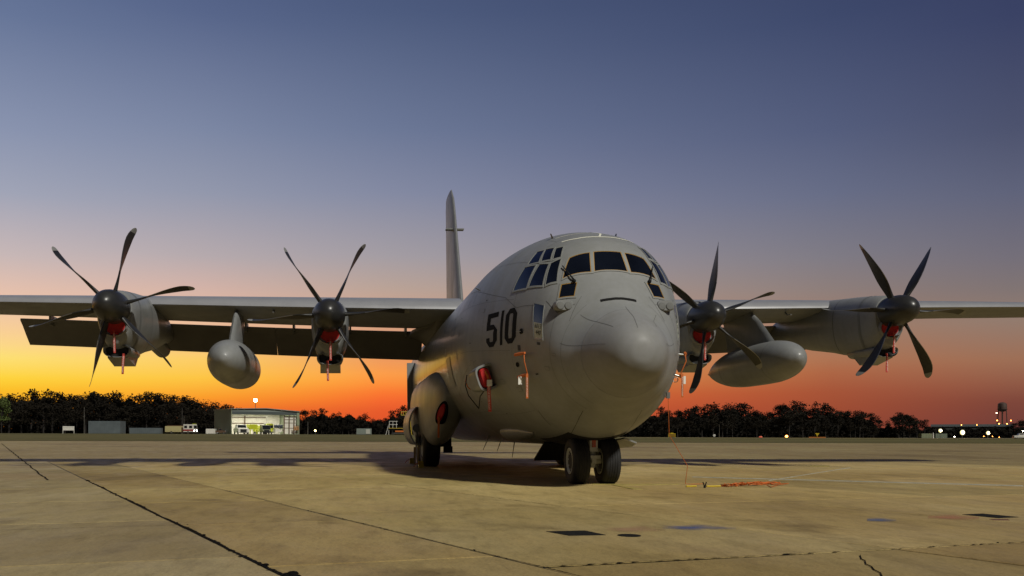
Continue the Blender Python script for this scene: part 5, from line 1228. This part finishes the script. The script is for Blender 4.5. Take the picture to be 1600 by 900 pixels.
SKYLINE = [(-60,614),(0,614),(20,612),(40,616),(60,610),(100,613),(140,609),(170,612),(200,614),(230,615),(260,612),(290,618),(310,619),(330,624),(345,631),(362,634),(395,640),(470,645),(490,641),(510,638),(540,641),(562,643),(580,649),(600,650),(615,640),(630,636),(645,631),(700,630),(800,632),(900,632),(1050,634),(1100,633),(1150,625),(1170,632),(1190,641),(1200,637),(1215,633),(1245,627),(1265,630),(1300,632),(1320,634),(1340,637),(1355,636),(1368,645),(1382,652),(1400,646),(1420,647),(1438,656),(1450,660)]
def skyline(px):
    for (a,ya),(b,yb) in zip(SKYLINE, SKYLINE[1:]):
        if a <= px <= b: return ya+(yb-ya)*(px-a)/(b-a)
    return 660
WOOD = []
def place(px, dist, top, k, label, leaf=None, wide=1., group='trees of the far wood'):
    p = spot(px, dist)
    if isinstance(label, tuple): WOOD.append((label[1], label[0], label[2])); lab = label; label = 'tree of the far wood'
    else: lab = None
    h_ = (PY+(px-PX)*ROLL-top)/F*dist-(p.z-CAM.z); t = thing('tree', label, 'tree', p, rnd.uniform(0,6.28), group)
    tr = link('trunk', TREES[k][0], t); cr = link('crown', TREES[k][1], t)
    w_ = h_*wide*rnd.uniform(.85,1.15)
    for o in (tr,cr): o.scale = (w_,w_,h_)
    if lab: WOOD[-1] += (t,)
    if leaf:
        cr.data = TREES[k][1].copy(); cr.data.materials.clear(); cr.data.materials.append(leaf)
    return t
px = -25; i = 0
def where(px):
    return 'X' if px < -999 else 'behind the shelter and containers' if px < 255 else 'behind the fire engine' if px < 335 else 'behind the lit hall' if px < 475 else 'between the hall and the aircraft' if px < 660 else 'seen under the aircraft' if px < 1040 else 'right of the aircraft chin' if px < 1200 else 'behind the yellow barrier' if px < 1330 else 'near the low sheds'
while px < 1445:
    if 690 < px < 1010: px += 26; continue
    k = rnd.randrange(len(TREES))
    lone = px > 1385
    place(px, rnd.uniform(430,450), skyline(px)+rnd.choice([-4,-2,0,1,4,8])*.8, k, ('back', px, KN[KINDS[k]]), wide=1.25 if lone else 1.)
    px += rnd.uniform(9,15)
px = -20
while px < 1380:
    if not 690 < px < 1010:
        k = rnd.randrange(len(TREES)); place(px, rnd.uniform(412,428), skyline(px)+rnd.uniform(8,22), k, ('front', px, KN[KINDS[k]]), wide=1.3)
    px += rnd.uniform(14,22)
place(2, 318, 616, 0, 'green lit leafy tree cut off by the edge of the photo', LEAF_LIT, .8, None); place(-14, 322, 622, 3, 'green lit leafy tree behind the one at the photo edge', LEAF_LIT, .9, None)
for px_, top_, k_, ds in ((1584,660,0,600),(1594,655,3,600),(1606,652,6,600),(1404,646,0,425),(1421,647,6,425)):
    place(px_, ds, top_, k_, 'broad dark tree '+{1584:'just right of the water tower',1594:'behind the white pickup at the photo edge',1606:'cut off by the photo edge past the water tower',1404:'standing apart at the end of the far wood',1421:'last full tree at the end of the far wood'}[px_], wide=1.2)
for px_ in range(1448, 1600, 9):
    place(px_, rnd.uniform(520,560), rnd.uniform(664,671), rnd.choice((0,3,6,7)), ('low', px_, 'bushy'), wide=1.6)
# each tree of the wood gets its own label: zone by what stands before it, row, and its place among its like
ZONES = [(-99,'near the green lit edge tree'),(60,'behind the louvred board'),(125,'behind the tall shelter'),(192,'behind the low container'),(254,'behind the parked fire engine'),(318,'before the lit hall'),(470,'just past the lit hall'),(520,'before the lone container'),(550,'behind the lone container'),(585,'by the maintenance stand'),
         (680,'by the taxiway sign'),(1085,'by the round marker'),(1150,'by the red edge light'),(1208,'by the orange edge light'),(1252,'behind the triangle barrier'),(1305,'past the triangle barrier'),(1350,'before the low sheds'),(1400,'above the low sheds'),(1459,'behind the highest floodlight'),(1488,'behind the brightest floodlight'),(1524,'behind the smallest floodlight'),(1555,'under the water tower')]
ORD = ['first','second','third','fourth','fifth','sixth','seventh','eighth','ninth','tenth','eleventh','twelfth','thirteenth','fourteenth','fifteenth','sixteenth','seventeenth','eighteenth']
seen_ = {}
for px_, row, kd, t in sorted(WOOD, key=lambda q: q[0]):
    z = [n for a, n in ZONES if px_ >= a][-1]; k = seen_.get((z,row),0); seen_[(z,row)] = k+1
    t['label'] = ORD[k]+' '+kd.replace('bare stemmed pine like','pine like').replace('spreading ','')+' tree from the left, '+row+' row, '+z
# the wood behind and beneath the crowns
vs, fs = [], []
def leafq(p, sz):
    u = Vector((rnd.gauss(0,1),rnd.gauss(0,1),rnd.gauss(0,1))).normalized(); w_ = u.orthogonal().normalized(); q = len(vs); vs.extend([p-u*sz,p+w_*sz*.8,p+u*sz,p-w_*sz*.8]); fs.append((q,q+1,q+2,q+3))
for i in range(92000):
    px_ = rnd.uniform(-60,1400); d_ = rnd.uniform(432,475)
    p = spot(px_, d_); top = (681-skyline(px_)-10)/F*d_
    if px_ > 1365: top *= .75
    leafq(p+Vector((0,0,rnd.random()**1.5*max(2.5,top*(.86+.14*math.sin(px_*.21)*math.sin(px_*.083))))), rnd.uniform(.5,1.1))
for i in range(9000):
    px_ = rnd.uniform(1360,1640); d_ = rnd.uniform(545,580); p = spot(px_, d_)
    leafq(p+Vector((0,0,rnd.random()*(5.5+1.5*math.sin(px_*.3)))), rnd.uniform(.5,1.1))
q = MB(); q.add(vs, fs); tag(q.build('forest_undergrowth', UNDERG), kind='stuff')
